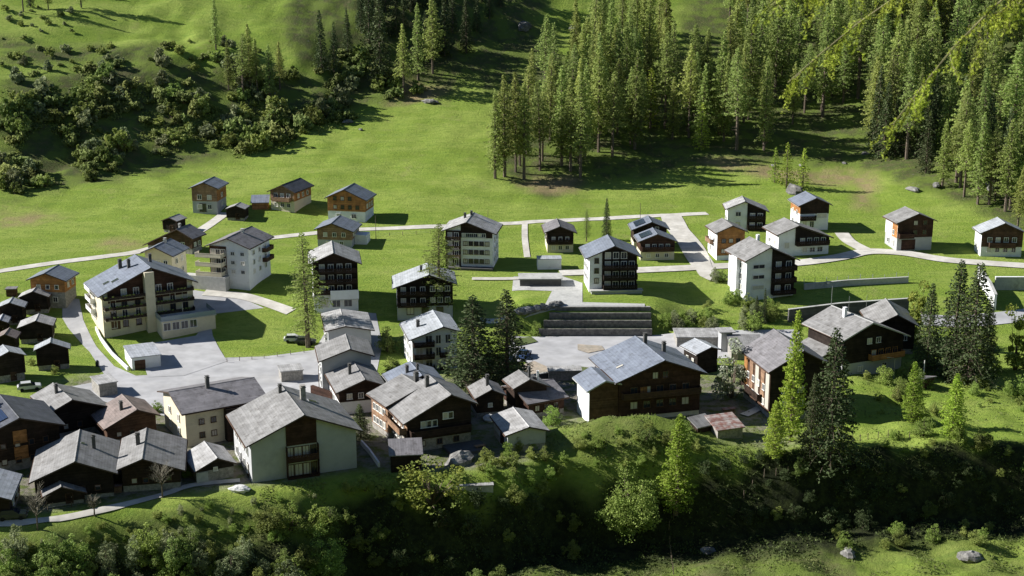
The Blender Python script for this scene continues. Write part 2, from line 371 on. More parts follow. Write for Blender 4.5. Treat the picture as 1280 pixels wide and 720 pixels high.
def strip(name,pts,w,m,off=.10,world=False):
    P=[Vector((p[0],p[1],0)) for p in pts] if world else [Vector(at(*p)).xy.to_3d() for p in pts]
    # catmull-rom resample
    Q=[]
    for i in range(len(P)-1):
        p0,p1,p2,p3=P[max(i-1,0)],P[i],P[i+1],P[min(i+2,len(P)-1)]; n=max(2,int((p2-p1).length/1.5))
        for k in range(n):
            t=k/n; Q.append(.5*((2*p1)+(-p0+p2)*t+(2*p0-5*p1+4*p2-p3)*t*t+(-p0+3*p1-3*p2+p3)*t**3))
    Q.append(P[-1]); mb=MB(); K=5
    for i,q in enumerate(Q):
        d=(Q[min(i+1,len(Q)-1)]-Q[max(i-1,0)]).normalized(); n=Vector((-d.y,d.x,0)); ww=w*(1+.06*nz(i*1.5,0,6,w))
        for k in range(K):
            r=q+n*(k/(K-1)-.5)*ww; mb.v.append((r.x,r.y,h(r.x,r.y)+off))
    for i in range(len(Q)-1):
        for k in range(K-1): a=i*K+k; mb.f.append((a,a+K,a+K+1,a+1)); mb.m.append(0)
    o=mb.build(name,m); setp(o,kind='structure')
    if o.data.polygons[0].normal.z<0: o.data.flip_normals()
    return o
def area(name,pix,m,off=.06,cell=2.0):
    P=[at(*p) for p in pix]; bm=bmesh.new(); f=bm.faces.new([bm.verts.new((p[0],p[1],0)) for p in P])
    xs=[p[0] for p in P]; ys=[p[1] for p in P]
    for ax,(a,b) in ((0,(min(xs),max(xs))),(1,(min(ys),max(ys)))):
        c=a+cell
        while c<b:
            co=(c,0,0) if ax==0 else (0,c,0); no=(1,0,0) if ax==0 else (0,1,0)
            bmesh.ops.bisect_plane(bm,geom=bm.verts[:]+bm.edges[:]+bm.faces[:],plane_co=co,plane_no=no); c+=cell
    for v in bm.verts: v.co.z=h(v.co.x,v.co.y)+off
    bm.normal_update()
    for f in bm.faces:
        if f.normal.z<0: f.normal_flip()
    me=bpy.data.meshes.new(name); bm.to_mesh(me); bm.free(); me.materials.append(m); return setp(link(name,me),kind='structure')

area('parking_area',[(99,374),(104,400),(121,434),(143,458),(170,470),(200,468),(235,452),(262,448),(330,446),(392,438),(405,418),(402,392),(420,388),(470,392),(478,430),(470,470),(420,500),(330,505),(240,500),(205,520),(150,510),(105,492),(62,492),(75,486),(118,478),(130,468),(112,440),(98,425),(85,410),(78,398),(78,372)],M['asphalt'])
area('hotel_forecourt',[(172,432),(245,420),(262,395),(266,420),(284,452),(230,470),(185,472)],M['asphalt'],off=.1)
area('hotel_yard',[(238,362),(300,372),(330,385),(262,393),(244,392)],M['asphalt'],off=.03)
area('village_street',[(640,420),(820,419),(1000,412),(1000,446),(800,450),(700,470),(655,452),(630,452)],M['asphalt'])
area('car_park',[(642,346),(702,345),(728,354),(728,378),(806,380),(806,387),(690,388),(645,402),(600,404),(600,398),(680,386),(690,364),(640,364)],M['concrete'],off=.07)
strip('upper_road',[(-12,341),(60,330),(130,321),(172,315),(215,303),(240,294),(262,281),(282,266)],3.0,M['gravel'])
strip('upper_road',[(335,298),(400,291),(450,287),(560,283),(650,279),(700,276),(780,272),(884,267)],3.0,M['gravel'])
strip('side_road',[(838,269),(846,285),(862,305),(872,322),(880,333)],5.6,M['gravel'],off=.14)
strip('footpath',[(656,280),(656,298),(659,322)],1.5,M['gravel'],off=.14)
strip('middle_road',[(700,342),(760,340),(805,338),(850,336),(905,333),(940,333),(1000,329),(1050,322),(1085,315),(1130,317),(1180,325),(1240,330),(1300,334)],4.2,M['gravel'],off=.18)
strip('side_road',[(1052,292),(1062,303),(1085,315)],3.6,M['gravel'],off=.22)
strip('driveway',[(590,349),(640,349),(700,347)],2.0,M['gravel'],off=.2)
strip('driveway',[(255,366),(300,370),(330,378),(364,390)],3.0,M['gravel'],off=.12)
strip('driveway',[(875,322),(885,345),(900,350)],4,M['gravel'],off=.25)
strip('valley_footpath',[(-10,655),(60,650),(130,637),(200,620),(240,607),(300,601)],1.5,M['gravel'],off=.12)
strip('lower_road',[(1150,400),(1200,402),(1250,398),(1300,392)],5,M['asphalt'],off=.12)
strip('garden_path',[(930,520),(955,508),(975,495)],1.8,M['gravel'],off=.2)
area('sandy_yard',[(722,431),(752,433),(756,438),(735,442),(722,438)],M['sand'],off=.16)
area('sandy_yard',[(652,457),(668,452),(690,462),(675,472),(655,468)],M['sand'],off=.16)
# footprint centre x, y, heading, width, length, eave height, pitch, ridge offset, overhang (metres, from measuring the photograph)
FIT={
'b01':(-78.8,363.9,-0.135,6.6,7.2,6.5,0.40,0.1,0.7),
'b02':(-58.0,366.9,-0.333,6.8,9.5,4.9,0.45,0.2,0.7),
'b03':(-41.3,357.6,-0.193,9.8,7.6,5.6,0.45,-0.3,0.7),
'b04':(-70.1,356.2,-0.107,4.4,3.7,2.9,0.35,0.1,0.4),
'b05':(-83.9,345.6,-0.340,3.7,3.9,2.9,0.38,0.1,0.4),
'b06':(-80.1,329.1,-0.335,12.0,4.3,2.7,0.48,2.6,0.9),
'b07':(-77.0,307.4,-0.214,6.3,7.2,6.2,0.43,-0.6,0.7),
'b08':(-77.1,285.5,0.499,18.7,11.1,7.9,0.44,0.7,0.9),
'b10':(-97.7,293.0,-0.091,7.3,5.9,5.6,0.37,-0.1,0.7),
'b11':(-100.4,289.0,0.104,5.4,3.2,3.4,0.41,-0.0,0.5),
'b12':(-103.6,284.1,0.164,4.4,3.4,3.6,0.39,-0.2,0.5),
'b13':(-96.1,276.0,0.191,6.0,4.5,3.3,0.36,0.2,0.5),
'b14':(-104.7,279.4,0.199,2.7,3.7,2.4,0.43,0.3,0.5),
'b15':(-99.6,269.4,0.122,2.9,3.6,3.2,0.45,-0.2,0.5),
'b16':(-93.9,251.7,0.549,5.3,3.9,4.8,0.39,0.1,0.5),
'b17':(-87.4,258.3,0.275,5.5,2.3,4.2,0.43,-0.2,0.5),
'b19':(-79.1,212.9,0.561,10.8,11.5,6.6,0.36,-0.6,0.9),
'b20':(-74.4,226.3,0.601,8.6,8.8,4.7,0.40,-1.1,0.8),
'b21':(-64.4,223.0,0.536,8.0,7.5,3.6,0.43,0.9,0.7),
'b23':(-66.2,201.8,0.233,11.0,12.1,3.8,0.41,0.4,0.8),
'b24':(-55.4,205.2,0.195,8.4,11.8,3.6,0.38,-1.1,0.8),
'b25':(-66.7,196.3,0.393,5.2,5.5,1.9,0.42,-0.4,0.5),
'b26':(-76.7,192.5,0.170,7.9,8.7,3.0,0.37,0.3,0.5),
'b27':(-50.1,225.3,-1.042,11.8,13.3,6.1,0.27,-0.0,0.8),
'b28':(-34.5,211.4,0.385,16.5,13.4,6.5,0.42,0.0,0.9),
'b29':(-47.0,206.5,0.456,5.6,7.0,2.2,0.45,0.3,0.5),
'b30':(-30.5,246.9,0.202,8.8,8.3,7.0,0.35,0.7,0.6),
'b31':(-32.8,271.5,0.196,8.3,11.5,5.2,0.20,-0.8,0.6),
'b32':(-27.8,238.6,0.295,7.5,11.1,4.6,0.38,0.7,0.7),
'b33':(-15.8,262.4,0.226,8.6,10.4,6.9,0.34,1.6,0.7),
'b34':(-17.1,235.2,0.322,7.9,7.1,5.8,0.37,0.4,0.7),
'b35':(-13.5,220.6,0.402,10.9,8.8,6.5,0.47,1.8,1.0),
'b36':(-16.9,226.6,0.523,11.8,6.3,5.9,0.36,-0.0,0.7),
'b39':(-4.4,233.7,0.233,4.6,5.5,3.9,0.48,0.2,0.5),
'b40':(2.5,235.5,0.350,5.7,4.4,4.8,0.46,-0.4,0.6),
'b41':(3.8,235.9,-1.073,8.9,6.9,3.0,0.30,-0.3,0.7),
'b42':(1.2,218.9,0.275,6.2,8.5,3.1,0.28,0.3,0.6),
'b45':(23.6,236.8,0.270,14.7,12.7,7.7,0.38,0.4,1.0),
'b47':(35.8,257.5,0.414,4.4,5.0,4.3,0.33,0.4,0.6),
'b48':(48.3,237.3,0.220,11.2,11.7,8.8,0.55,-0.1,0.8),
'b49':(65.6,260.1,0.416,13.7,11.0,7.3,0.41,-1.1,1.0),
'b50':(75.2,272.4,-0.056,7.8,10.5,5.9,0.52,0.3,0.8),
'b51':(54.0,298.9,0.279,11.2,9.1,7.9,0.46,-0.6,0.8),
'b52':(50.1,324.3,0.158,6.5,7.0,6.5,0.41,0.1,0.7),
'b53':(58.4,348.6,-0.044,9.4,5.7,5.1,0.42,-0.6,0.7),
'b54':(74.6,349.5,0.118,7.3,7.5,6.3,0.43,0.1,0.7),
'b55':(67.5,328.1,0.212,12.6,7.6,4.6,0.37,-1.7,0.8),
'b56':(94.8,331.8,0.152,8.7,6.9,6.9,0.40,0.4,0.7),
'b57':(114.4,326.0,-0.048,9.4,5.4,5.7,0.44,0.2,0.7),
'b59':(33.5,323.4,0.074,7.9,5.7,4.4,0.39,-0.2,0.7),
'b59b':(32.7,327.4,0.039,7.7,6.0,5.9,0.40,0.2,0.7),
'b60':(-9.1,318.7,-0.134,10.8,9.1,8.4,0.38,-0.5,0.9),
'b61':(11.2,330.4,0.055,6.1,7.2,4.8,0.40,-0.2,0.8),
'b63':(21.3,299.7,0.079,10.2,8.9,7.9,0.43,0.1,1.0),
'b64':(-37.7,293.0,0.153,9.2,9.7,9.8,0.43,-0.3,0.9),
'b65':(-18.5,289.3,0.093,11.5,8.7,6.6,0.36,0.9,0.9),
'b66':(-41.9,335.0,-0.117,8.3,7.9,4.0,0.37,-0.5,0.7),
'b67':(-59.9,304.9,-0.264,9.1,11.0,8.9,0.38,-0.0,0.8),
}
# ---------------------------------------------------------------- houses
def window(root,face,u,z,w,hh,W,L,frame='fwhite',shut=None,pane='glass',name='window',sy=0):
    """frame with a pane child, standing 4 cm proud of the wall face"""
    if face=='F': T=Matrix.Translation((u,-L/2-sy,z))
    elif face=='B': T=Matrix.Translation((u,L/2+sy,z))@Matrix.Rotation(math.pi,4,'Z')
    elif face=='R': T=Matrix.Translation((W/2+sy,u,z))@Matrix.Rotation(math.pi/2,4,'Z')
    else: T=Matrix.Translation((-W/2-sy,u,z))@Matrix.Rotation(-math.pi/2,4,'Z')
    b=MB(); t=.09
    b.box(-w/2-t,-w/2,-.10,.02,0,hh,T=T); b.box(w/2,w/2+t,-.10,.02,0,hh,T=T)
    b.box(-w/2-t,w/2+t,-.10,.02,hh,hh+t,T=T); b.box(-w/2-t-.05,w/2+t+.05,-.16,.02,-t,0,T=T)
    if w>.7: b.box(-.03,.03,-.07,.0,0,hh,T=T)
    f=b.build(name,M[frame],root)
    p=MB(); p.box(-w/2,w/2,-.04,.03,0,hh,T=T); p.build('pane',M[pane],f)
    if shut:
        for s in (-1,1):
            q=MB(); x0=s*(w/2+t+w*.27); q.box(x0-w*.25,x0+w*.25,-.09,-.02,0,hh,T=T); q.build('shutter',M[shut],f)
    return f
def door(root,face,u,W,L,m='wbrown',w=1.0,hh=2.1,z=0,name='door'):
    if face=='F': T=Matrix.Translation((u,-L/2,z))
    elif face=='R': T=Matrix.Translation((W/2,u,z))@Matrix.Rotation(math.pi/2,4,'Z')
    else: T=Matrix.Translation((-W/2,u,z))@Matrix.Rotation(-math.pi/2,4,'Z')
    b=MB(); b.box(-w/2-.1,-w/2,-.12,.02,0,hh,T=T); b.box(w/2,w/2+.1,-.12,.02,0,hh,T=T); b.box(-w/2-.1,w/2+.1,-.12,.02,hh,hh+.1,T=T); b.box(-w/2,w/2,-.06,.02,0,hh,T=T)
    d=b.build(name,M[m],root)
    if w<1.5:
        k=MB(); k.box(w*.3,w*.38,-.11,-.06,1,1.12,T=T); k.build('handle',M['steel'],d)
    return d
def balcony(root,face,u0,u1,z,W,L,m='wbrown',dep=1.2,rail=1.0,solid=True,slab='wdark'):
    if face=='F': T=Matrix.Translation((0,-L/2,z))
    elif face=='R': T=Matrix.Translation((W/2,0,z))@Matrix.Rotation(math.pi/2,4,'Z')
    else: T=Matrix.Translation((-W/2,0,z))@Matrix.Rotation(-math.pi/2,4,'Z')
    b=MB(); b.box(u0,u1,-dep,.02,-.18,0,0,T)
    o=b.build('balcony',M[slab],root); r=MB()
    r.box(u0,u1,-dep-.08,-dep,rail-.1,rail,0,T)
    for uu in (u0,u1): r.box(uu-.04,uu+.04,-dep,0,rail-.1,rail,0,T)
    if solid:
        n=max(2,int((u1-u0)/.24)); 
        for k in range(n):
            a=u0+(u1-u0)*k/n; r.box(a+.015,a+(u1-u0)/n-.015,-dep-.05,-dep-.02,-.1,rail-.1,0,T)
        for uu in (u0,u1): r.box(uu-.02,uu+.02,-dep+.01,-.02,-.1,rail-.1,0,T)
    else:
        n=max(2,int((u1-u0)/.5))
        for k in range(n+1): a=u0+(u1-u0)*k/n; r.box(a-.03,a+.03,-dep-.05,-dep-.01,0,rail-.1,0,T)
        r.box(u0,u1,-dep-.04,-dep-.02,rail*.45,rail*.5,0,T)
    r.build('balcony_railing',M[m],o)
    return o
def chimney(roof,x,y,zr,m='concd',w=.55,hh=1.5,cap=True):
    b=MB(); b.box(x-w/2,x+w/2,y-w/2,y+w/2,zr-.8,zr+hh); 
    if cap:
        b.box(x-w/2-.08,x+w/2+.08,y-w/2-.08,y+w/2+.08,zr+hh,zr+hh+.08)
        b.box(x-w/3,x+w/3,y-w/3,y+w/3,zr+hh+.08,zr+hh+.3); b.box(x-w/2-.05,x+w/2+.05,y-w/2-.05,y+w/2+.05,zr+hh+.3,zr+hh+.36)
    b.build('chimney',M[m],roof)
class House: pass
def house(fid,name,label,cat,roof='rstone',low='pstone',up='wdark',hb=1.0,side=None,group=None,fit=None,chims=(),th=.24,verge='fascia',base=None):
    cx,cy,rot,W,L,he,pit,rx,ov=fit or FIT[fid]
    z0=hs(cx,cy) if base is None else base
    root=empty(name,(cx,cy,z0),rot,label=label,cat=cat,group=group)
    H=he+pit*W/2; zl=H-pit*(W/2+rx); zr=H-pit*(W/2-rx); D=-2.5
    g=House(); g.root=root; g.W,g.L,g.he,g.H,g.pit,g.rx,g.ov=W,L,he,H,pit,rx,ov; g.zl,g.zr=zl,zr
    hb=min(hb,min(zl,zr)-.3)
    t=th*.6
    if up and hb>0 and up!=low:
        a=MB(); a.box(-W/2,W/2,-L/2,L/2,D,hb); a.build('wall',M[low],root)
        p=.06
    else: hb=D; up=up or low; p=0
    u=MB(); prof=[(-W/2-p,hb),(W/2+p,hb),(W/2+p,zr-p*pit+.02),(rx,H+.02),(-W/2-p,zl-p*pit+.02)]
    sm=1 if side else 0
    u.prism(prof,-L/2-p,L/2+p,0,[0,sm,sm,sm,sm]); 
    u.build('timber_wall' if up[0]=='w' else 'upper_wall' if p else 'wall',[M[up],M[side or up]],root)
    r=MB(); eL=(-W/2-ov,H-pit*(W/2+ov+rx)); eR=(W/2+ov,H-pit*(W/2+ov-rx)); top=(rx,H)
    prof=[eL,top,eR,(eR[0],eR[1]+th),(rx,H+th*1.04),(eL[0],eL[1]+th)]
    y0,y1=-L/2-ov,L/2+ov
    r.prism(prof,y0,y1,1,[1,1,1,0,0,1]); 
    ro=r.build('roof',[M[roof],M[verge]],root)
    rc=MB(); rc.prism([(rx-.16,H+th-.02),(rx+.16,H+th-.02),(rx,H+th+.09)],y0+.02,y1-.02,0); rc.build('ridge_cap',M[verge if verge!='fascia' else roof],ro)
    for s,e in ((-1,eL),(1,eR)):
        gt=MB(); gt.tube([(e[0]+s*.07,y0,e[1]+.05),(e[0]+s*.07,y1,e[1]+.05)],[.07,.07],5); gt.build('gutter',M['fbrown' if roof not in('rlight','rblue') else 'steel'],ro)
    for c in chims:
        x=c[0]*W/2; zz=H-pit*abs(x-rx)+th
        chimney(ro,x,c[1]*L/2,zz,*(c[2:] if len(c)>2 else ()))
    g.roof=ro; g.z0=z0; return g
def sky_window(g,x,y,w=.9,l=1.3,m='glass'):
    x0=x*g.W/2; s=-1 if x0<g.rx else 1; a=math.atan(g.pit)
    T=Matrix.Translation((x0,y*g.L/2,g.H-g.pit*abs(x0-g.rx)+.27))@Matrix.Rotation(s*a,4,'Y')
    b=MB(); b.box(-l/2-.07,l/2+.07,-w/2-.07,w/2+.07,-.05,.06,0,T); o=b.build('skylight',M['steel'],g.roof); b=MB(); b.box(-l/2,l/2,-w/2,w/2,.06,.08,0,T); b.build('pane',M[m],o)
def solar(g,x0,x1,y0,y1):
    xm=(x0+x1)/2*g.W/2; s=-1 if xm<g.rx else 1; a=math.atan(g.pit); l=abs(x1-x0)*g.W/2/math.cos(a); w=abs(y1-y0)*g.L/2
    T=Matrix.Translation((xm,(y0+y1)/2*g.L/2,g.H-g.pit*abs(xm-g.rx)+.36))@Matrix.Rotation(s*a,4,'Y')
    b=MB(); b.box(-l/2,l/2,-w/2,w/2,-.05,.05,0,T); b.build('solar_panel',M['panel'],g.roof)
def wins(g,face,rows,cols,w=.9,hh=1.1,z0=.9,dz=2.5,frame='fwhite',shut=None,skip=(),span=None,sy=0,pane='glass',rnd=0):
    Wd=g.W if face in 'FB' else g.L
    a,b=span or (-.8,.8)
    for r in range(rows):
        for c in range(cols):
            if (r,c) in skip: continue
            u=(a+(b-a)*((c+.5)/cols))*Wd/2; z=z0+r*dz
            lim=g.H-g.pit*abs(u-g.rx)-.45 if face in 'FB' else (g.zl if face=='L' else g.zr)-.2
            if z+hh>lim: continue
            pn=pane if (r*7+c*5+rnd)%4 else 'curtain'
            window(g.root,face,u,z,w,hh,g.W,g.L,frame,shut,pn,sy=sy or .07)
def barn(fid,label,roof='rstone',wall='wblack',base=.6,group='old timber barns',win=0,drt='F',name='timber_barn',cat='barn',chims=()):
    g=house(fid,name,label,cat,roof,'pstone',wall,base,group=group,chims=chims,th=.2)
    door(g.root,'F',g.W*.12,g.W,g.L,'wbrown' if wall!='wbrown' else 'wdark',.9,1.6,.15)
    if win: wins(g,'F',1,win,.6,.6,z0=2.0,sy=.07)
    # log ends / corner posts
    for sx in (-1,1):
        b=MB(); b.box(sx*(g.W/2+.06)-.12,sx*(g.W/2+.06)+.12,-g.L/2-.2,-g.L/2-.05,base,(g.zl if sx<0 else g.zr)-.1); b.build('corner_post',M['wdark'],g.root)
    return g
BG='chalets and houses of the village'
# --- upper meadow edge
g=house('b01','house','grey and orange timber house above the tiny dark barn, leftmost on the upper meadow','house','rblue','pgrey','wtan',3.0,side='worange')
wins(g,'F',2,2,1.0,1.1,z0=1.0); window(g.root,'F',-.6,.3,1.6,2.0,g.W,g.L,'fbrown'); wins(g,'R',2,1,.9,1.0,z0=1.2)
g=house('b02','chalet','brown chalet with a charcoal roof, middle of the three on the upper left meadow','chalet','rdark','pcream','wtan',2.4,side='worange')
wins(g,'F',2,3,.9,1.0,z0=.8); balcony(g.root,'F',-2.5,2.5,2.5,g.W,g.L,'wtan'); wins(g,'R',1,3,.8,1,z0=3.0)
g=house('b03','chalet','orange chalet on a white basement, rightmost of the three on the upper left meadow','chalet','rblue','pwhite','worange',2.3)
wins(g,'F',2,4,.8,.9,z0=2.9,dz=2.2,frame='fbrown'); wins(g,'F',1,2,1.2,1,z0=.6); wins(g,'R',1,3,.8,1,z0=3.0)
barn('b04','tiny dark barn beside the gravel track below the grey and orange house','rwhite')
barn('b05','small black barn alone on the meadow edge, behind the long dark roofed house','rwhite')
g=house('b06','chalet','low brown chalet with a broad purple grey roof in front of the small black barn','chalet','rpurple','pstone','wbrown',1.2,chims=((.25,.1,'concrete',.5,.8),))
wins(g,'F',1,4,.8,.9,z0=1.6); wins(g,'R',1,2,.8,.9,z0=1.5)
g=house('b07','house','cream house with a pale blue grey roof directly behind the big hotel','house','rblue','pcream',None,0,chims=((-.1,.2,'concrete',.5,.7),))
wins(g,'F',2,3,.9,1.1,z0=1.0); wins(g,'R',2,2,.8,1.0,z0=1.2,dz=2.5)
# --- hotel
g=house('b08','hotel','large cream hotel with stacked balconies and a broad grey gabled roof beside the parking area','hotel','rblue','pcream',None,0,chims=((-.35,.55,'concd',.7,1.6),(-.22,.1,'concd',.6,1.5),(.3,.4,'concd',.6,1.4)))
W_,L_,R_=g.W,g.L,g.root
# timber gable facing, cream stair tower and floors of balconies
tz=g.zl-.9
b=MB(); b.prism([(-W_/2+1.2,tz-1.1),(-.9,tz-1.1),(-.9,g.H-g.pit*(.9+g.rx)-.12),(-W_/2+1.2,g.H-g.pit*(W_/2-1.2+g.rx)-.12)],-L_/2-.1,-L_/2+.05); b.prism([(1.1,tz-1.1),(W_/2-1.2,tz-1.1),(W_/2-1.2,g.H-g.pit*(W_/2-1.2-g.rx)-.12),(1.1,g.H-g.pit*(1.1-g.rx)-.12)],-L_/2-.1,-L_/2+.05); b.build('timber_gable',M['wred'],R_)
b=MB(); b.box(-.85,1.05,-L_/2-1.7,-L_/2+.02,-2,g.H-g.pit*.9-.15); b.build('stair_tower',M['pcream'],R_)
for k,z in enumerate((.2,2.35,4.5,6.65)):
    if z>.5:
        balcony(R_,'F',-W_/2+.2,-.8,z,W_,L_,'wdark',1.5,.6,slab='pcream'); 
        if z>2.4 or 1: balcony(R_,'F',1.0,W_/2-.2,z,W_,L_,'wdark',1.5,.6,slab='pcream')
    for u in ((-7.2,-4.9,-2.2,2.4,5.0,7.6) if k<3 else (-4.9,-2.4,2.2,4.6)): window(R_,'F',u,z+.15,1.0,1.45,W_,L_,'fwhite' if (k+int(u))%2 else 'fbrown',None,'glass' if (k*3+int(u*2))%7 else 'curtain',sy=.11 if z>6 else 0)
rn_=random.Random(4)
for z in (2.35,4.5,6.65):
    b=MB()
    for u in [x*.7-W_/2+.5 for x in range(int((W_-1)/.7))]:
        if -1.2<u<1.3 or rn_.random()<.25: continue
        b.ball((u,-L_/2-1.62,z+.62),.2,0,6,4,(1.5,.8,.8),.3,rn_)
    b.build('flower_boxes',M['bush'],R_)['kind']='stuff'
for z in (2.35,4.5,6.65): balcony(R_,'L',-L_/2+.1,-L_/2+5,z,W_,L_,'pwhite',1.0,.8,slab='pcream')
wins(g,'L',3,3,.8,1.1,z0=1.0,dz=2.2,span=(.1,.9)); wins(g,'R',3,4,.9,1.1,z0=1,dz=2.3)
sky_window(g,-.78,-.2); sky_window(g,-.62,-.45,1.0,1.5)
b=MB(); b.box(.9,W_/2+2.6,-L_/2-6.2,-L_/2-.02,-2,2.0); te=b.build('dining_terrace',M['pcream'],R_)
for u in (1.9,3.7,5.5,7.3): window(te,'F',u,.15,1.35,1.5,W_,L_+12.4,'fwhite')
b=MB(); b.box(.7,W_/2+2.8,-L_/2-6.4,-L_/2-.04,2.0,2.18); b.build('terrace_deck',M['concrete'],te)
b=MB(); b.box(.8,W_/2+2.7,-L_/2-6.3,-L_/2-6.22,2.18,3.1); b.box(.8,.88,-L_/2-6.2,-L_/2-1.7,2.18,3.1); b.box(W_/2+2.62,W_/2+2.7,-L_/2-6.2,-L_/2-.1,2.18,3.1); b.build('glass_railing',M['rail'],te)
b=MB(); b.tube([(5.6,-L_/2-5,2.18),(5.6,-L_/2-5,5.2)],[.06,.05]); b.build('flag_pole',M['steel'],te)
door(R_,'F',-6.9,W_,L_,'fbrown',1.6,2.0,.0)
# garage box
def flat_box(name,label,cat,px,py,rot,w,l,hh,m='pwhite',rm='rlight',group=None,ov=.2,door_=None,z=None,dw=2.4):
    p=at(px,py); r=empty(name,(p[0],p[1],p[2] if z is None else z),rot,label=label,cat=cat,group=group)
    b=MB(); b.box(0,w,0,l,-1.5,hh); b.build('wall',M[m],r)
    b=MB(); b.box(-ov,w+ov,-ov,l+ov,hh,hh+.18); b.build('roof',M[rm],r)
    if door_: 
        q=MB(); q.box(.5,.5+dw,-.06,.02,0,hh*.78); q.build('garage_door',M[door_],r)
    return r
flat_box('garage','low white garage with a flat pale roof in front of the hotel','garage',165.5,463,.42,5.4,8.2,2.4,door_='wbrown',dw=2.0)
# --- left cluster
g=house('b10','chalet','orange boarded chalet on a grey stone basement behind the cluster of black barns','chalet','rblue','pstone','worange',2.9)
wins(g,'F',1,3,.7,.8,z0=3.6); wins(g,'F',1,2,.9,1,z0=.8); wins(g,'R',1,2,.8,.9,z0=3.7)
barn('b11','black barn right in front of the orange boarded chalet, topmost of the barn cluster','rwhite')
barn('b12','black barn just below and left of the topmost barn at the left edge','rlight')
barn('b13','wide black barn with a bright roof in the middle of the barn cluster','rwhite',base=.7)
barn('b14','small black barn cut by the left edge, upper of the two small ones','rlight')
barn('b15','small black barn with a patched brown and white roof near the left edge','rpink')
barn('b16','tall black barn at the left edge of the photo, lowest of the barn cluster','rlight',base=1.4)
barn('b17','black barn with a bright roof and stone foundation standing nearest to the road bend','rlight',base=1.0)
r=flat_box('shed','tiny brown shed standing alone in the grass left of the orange boarded chalet','shed',8,371,.1,2.0,1.8,1.6,'wbrown','rpurple')
# --- lower left
g=house('b19','chalet','big dark chalet with solar panels and two orange lit shutters at the lower left edge','chalet','rdark','pstone','wdark',1.8,chims=((-.5,.55,'concd',.6,1.3),))
solar(g,-.95,-.35,-.8,.0); solar(g,-.9,-.3,.15,.9); wins(g,'F',2,4,.7,.8,z0=1.3,dz=2.6,frame='fbrown')
for z in (1.9,4.5):
    window(g.root,'F',-.6,z,1.9,1.9,g.W,g.L,'worange',pane='worange',sy=.09)
b=MB(); b.box(g.W*.38,g.W*.42,-g.L*.5,g.L*.5,0,.02,0,Matrix.Translation((0,0,g.H-g.pit*(g.W*.4-g.rx)+.262))@Matrix.Rotation(math.atan(g.pit),4,'Y')@Matrix.Translation((-g.W*.4,0,0)));b.build('metal_flashing',M['rblue'],g.roof)
g=house('b20','chalet','dark chalet with a pale slate roof between the solar panel chalet and the parking area','chalet','rstone','pstone','wblack',1.0,chims=((-.45,.15,'concd',.5,1.3),))
wins(g,'F',1,3,.7,.8,z0=1.6,frame='fbrown'); wins(g,'R',1,3,.7,.8,z0=1.4,frame='fbrown')
g=house('b21','chalet','small brown chalet with a lichen brown roof left of the cream house','chalet','rpink','pstone','wbrown',.8,chims=((-.2,-.3,'concd',.5,1.2),))
wins(g,'F',1,3,.7,.7,z0=1.3,frame='fbrown')
flat_box('shed','low flat roofed annex between the pale roofed dark chalet and the lichen roofed chalet','shed',125,497,.55,3.2,5,2.4,'pstone','rwhite')
g=house('b23','chalet','black chalet with a very broad pale grey roof above the curved valley footpath','chalet','rstone','pstone','wblack',.6,chims=((.5,.1,'concd',.5,1.9),))
wins(g,'F',1,4,.7,.7,z0=1.3,frame='fbrown'); sky_window(g,.2,.2,.5,.5)
g=house('b24','chalet','grey roofed chalet joined on the right of the black chalet, behind the globe lamp','chalet','rstone','pstone','wdark',1.0,chims=((-.5,.1,'concd',.6,1.6),))
wins(g,'F',1,4,.7,.7,z0=1.4,frame='fbrown')
barn('b25','low black lean outbuilding in front of the broad pale roof by the footpath','rstone',name='shed',cat='shed',group=None)
g=house('b26','shed','shed with a shiny blue metal roof at the lower left edge','shed','rlight','pstone','wdark',.8)
wins(g,'R',1,2,.8,.8,z0=1.2)
g=house('b27','house','cream house with small square windows and a long plain grey roof beside the parking area','house','rpurple','pcream',None,0,chims=((.1,-.15,'concd',.6,1.7),))
wins(g,'R',2,2,.75,.85,z0=1.3,dz=2.3,frame='fbrown',span=(-.75,-.15),rnd=3); wins(g,'F',2,2,.8,1.1,z0=1.2,dz=2.3); 
b=MB(); b.box(g.W/2-.02,g.W/2+1.3,-.2,g.L/2,.2,g.zr-.35); b.build('timber_bay',M['wdark'],g.root)
g=house('b28','chalet','large grey green house with red brown timber balconies in the middle of its gable','house','rstone','pgrey',None,0,chims=((.25,.25,'pstone',.8,2.1),(-.1,.75,'concd',.5,1.1)))
W_,L_,R_=g.W,g.L,g.root
uc=-.4
b=MB(); b.prism([(uc-2.4,5.2),(uc+2.4,5.2),(uc+2.4,g.H-g.pit*abs(uc+2.4)-.1),(0,g.H-.1),(uc-2.4,g.H-g.pit*abs(uc-2.4)-.1)],-L_/2-.1,-L_/2+.05); b.build('timber_gable',M['wred'],R_)
for z in (.1,2.9):
    balcony(R_,'F',uc-2.4,uc+2.4,z,W_,L_,'wred',1.0,.95 if z>1 else .3)
    for u,w_ in ((-1.8,.8),(-.6,1.1),(.6,.9),(1.8,.8)): window(R_,'F',uc+u,z+.15,w_,1.8,W_,L_,'fbrown',pane='curtain' if abs(u)<.8 or u<-1 else 'glass')
b=MB(); b.box(uc-2.5,uc-2.4,-L_/2-.9,-L_/2,0,5.2); b.box(uc+2.4,uc+2.5,-L_/2-.9,-L_/2,0,5.2); b.build('balcony_post',M['wred'],R_)
wins(g,'L',2,4,.9,1.2,z0=.9,dz=2.8); wins(g,'R',2,3,.9,1.1,z0=.9,dz=2.8); sky_window(g,.45,.35); door(R_,'L',-L_*.3,W_,L_)
g=house('b29','barn','small stone barn with bright irregular slabs on its roof beside the grey green house','barn','rwhite','pstone','wblack',1.8)
wins(g,'F',1,1,.5,.5,z0=1.6)
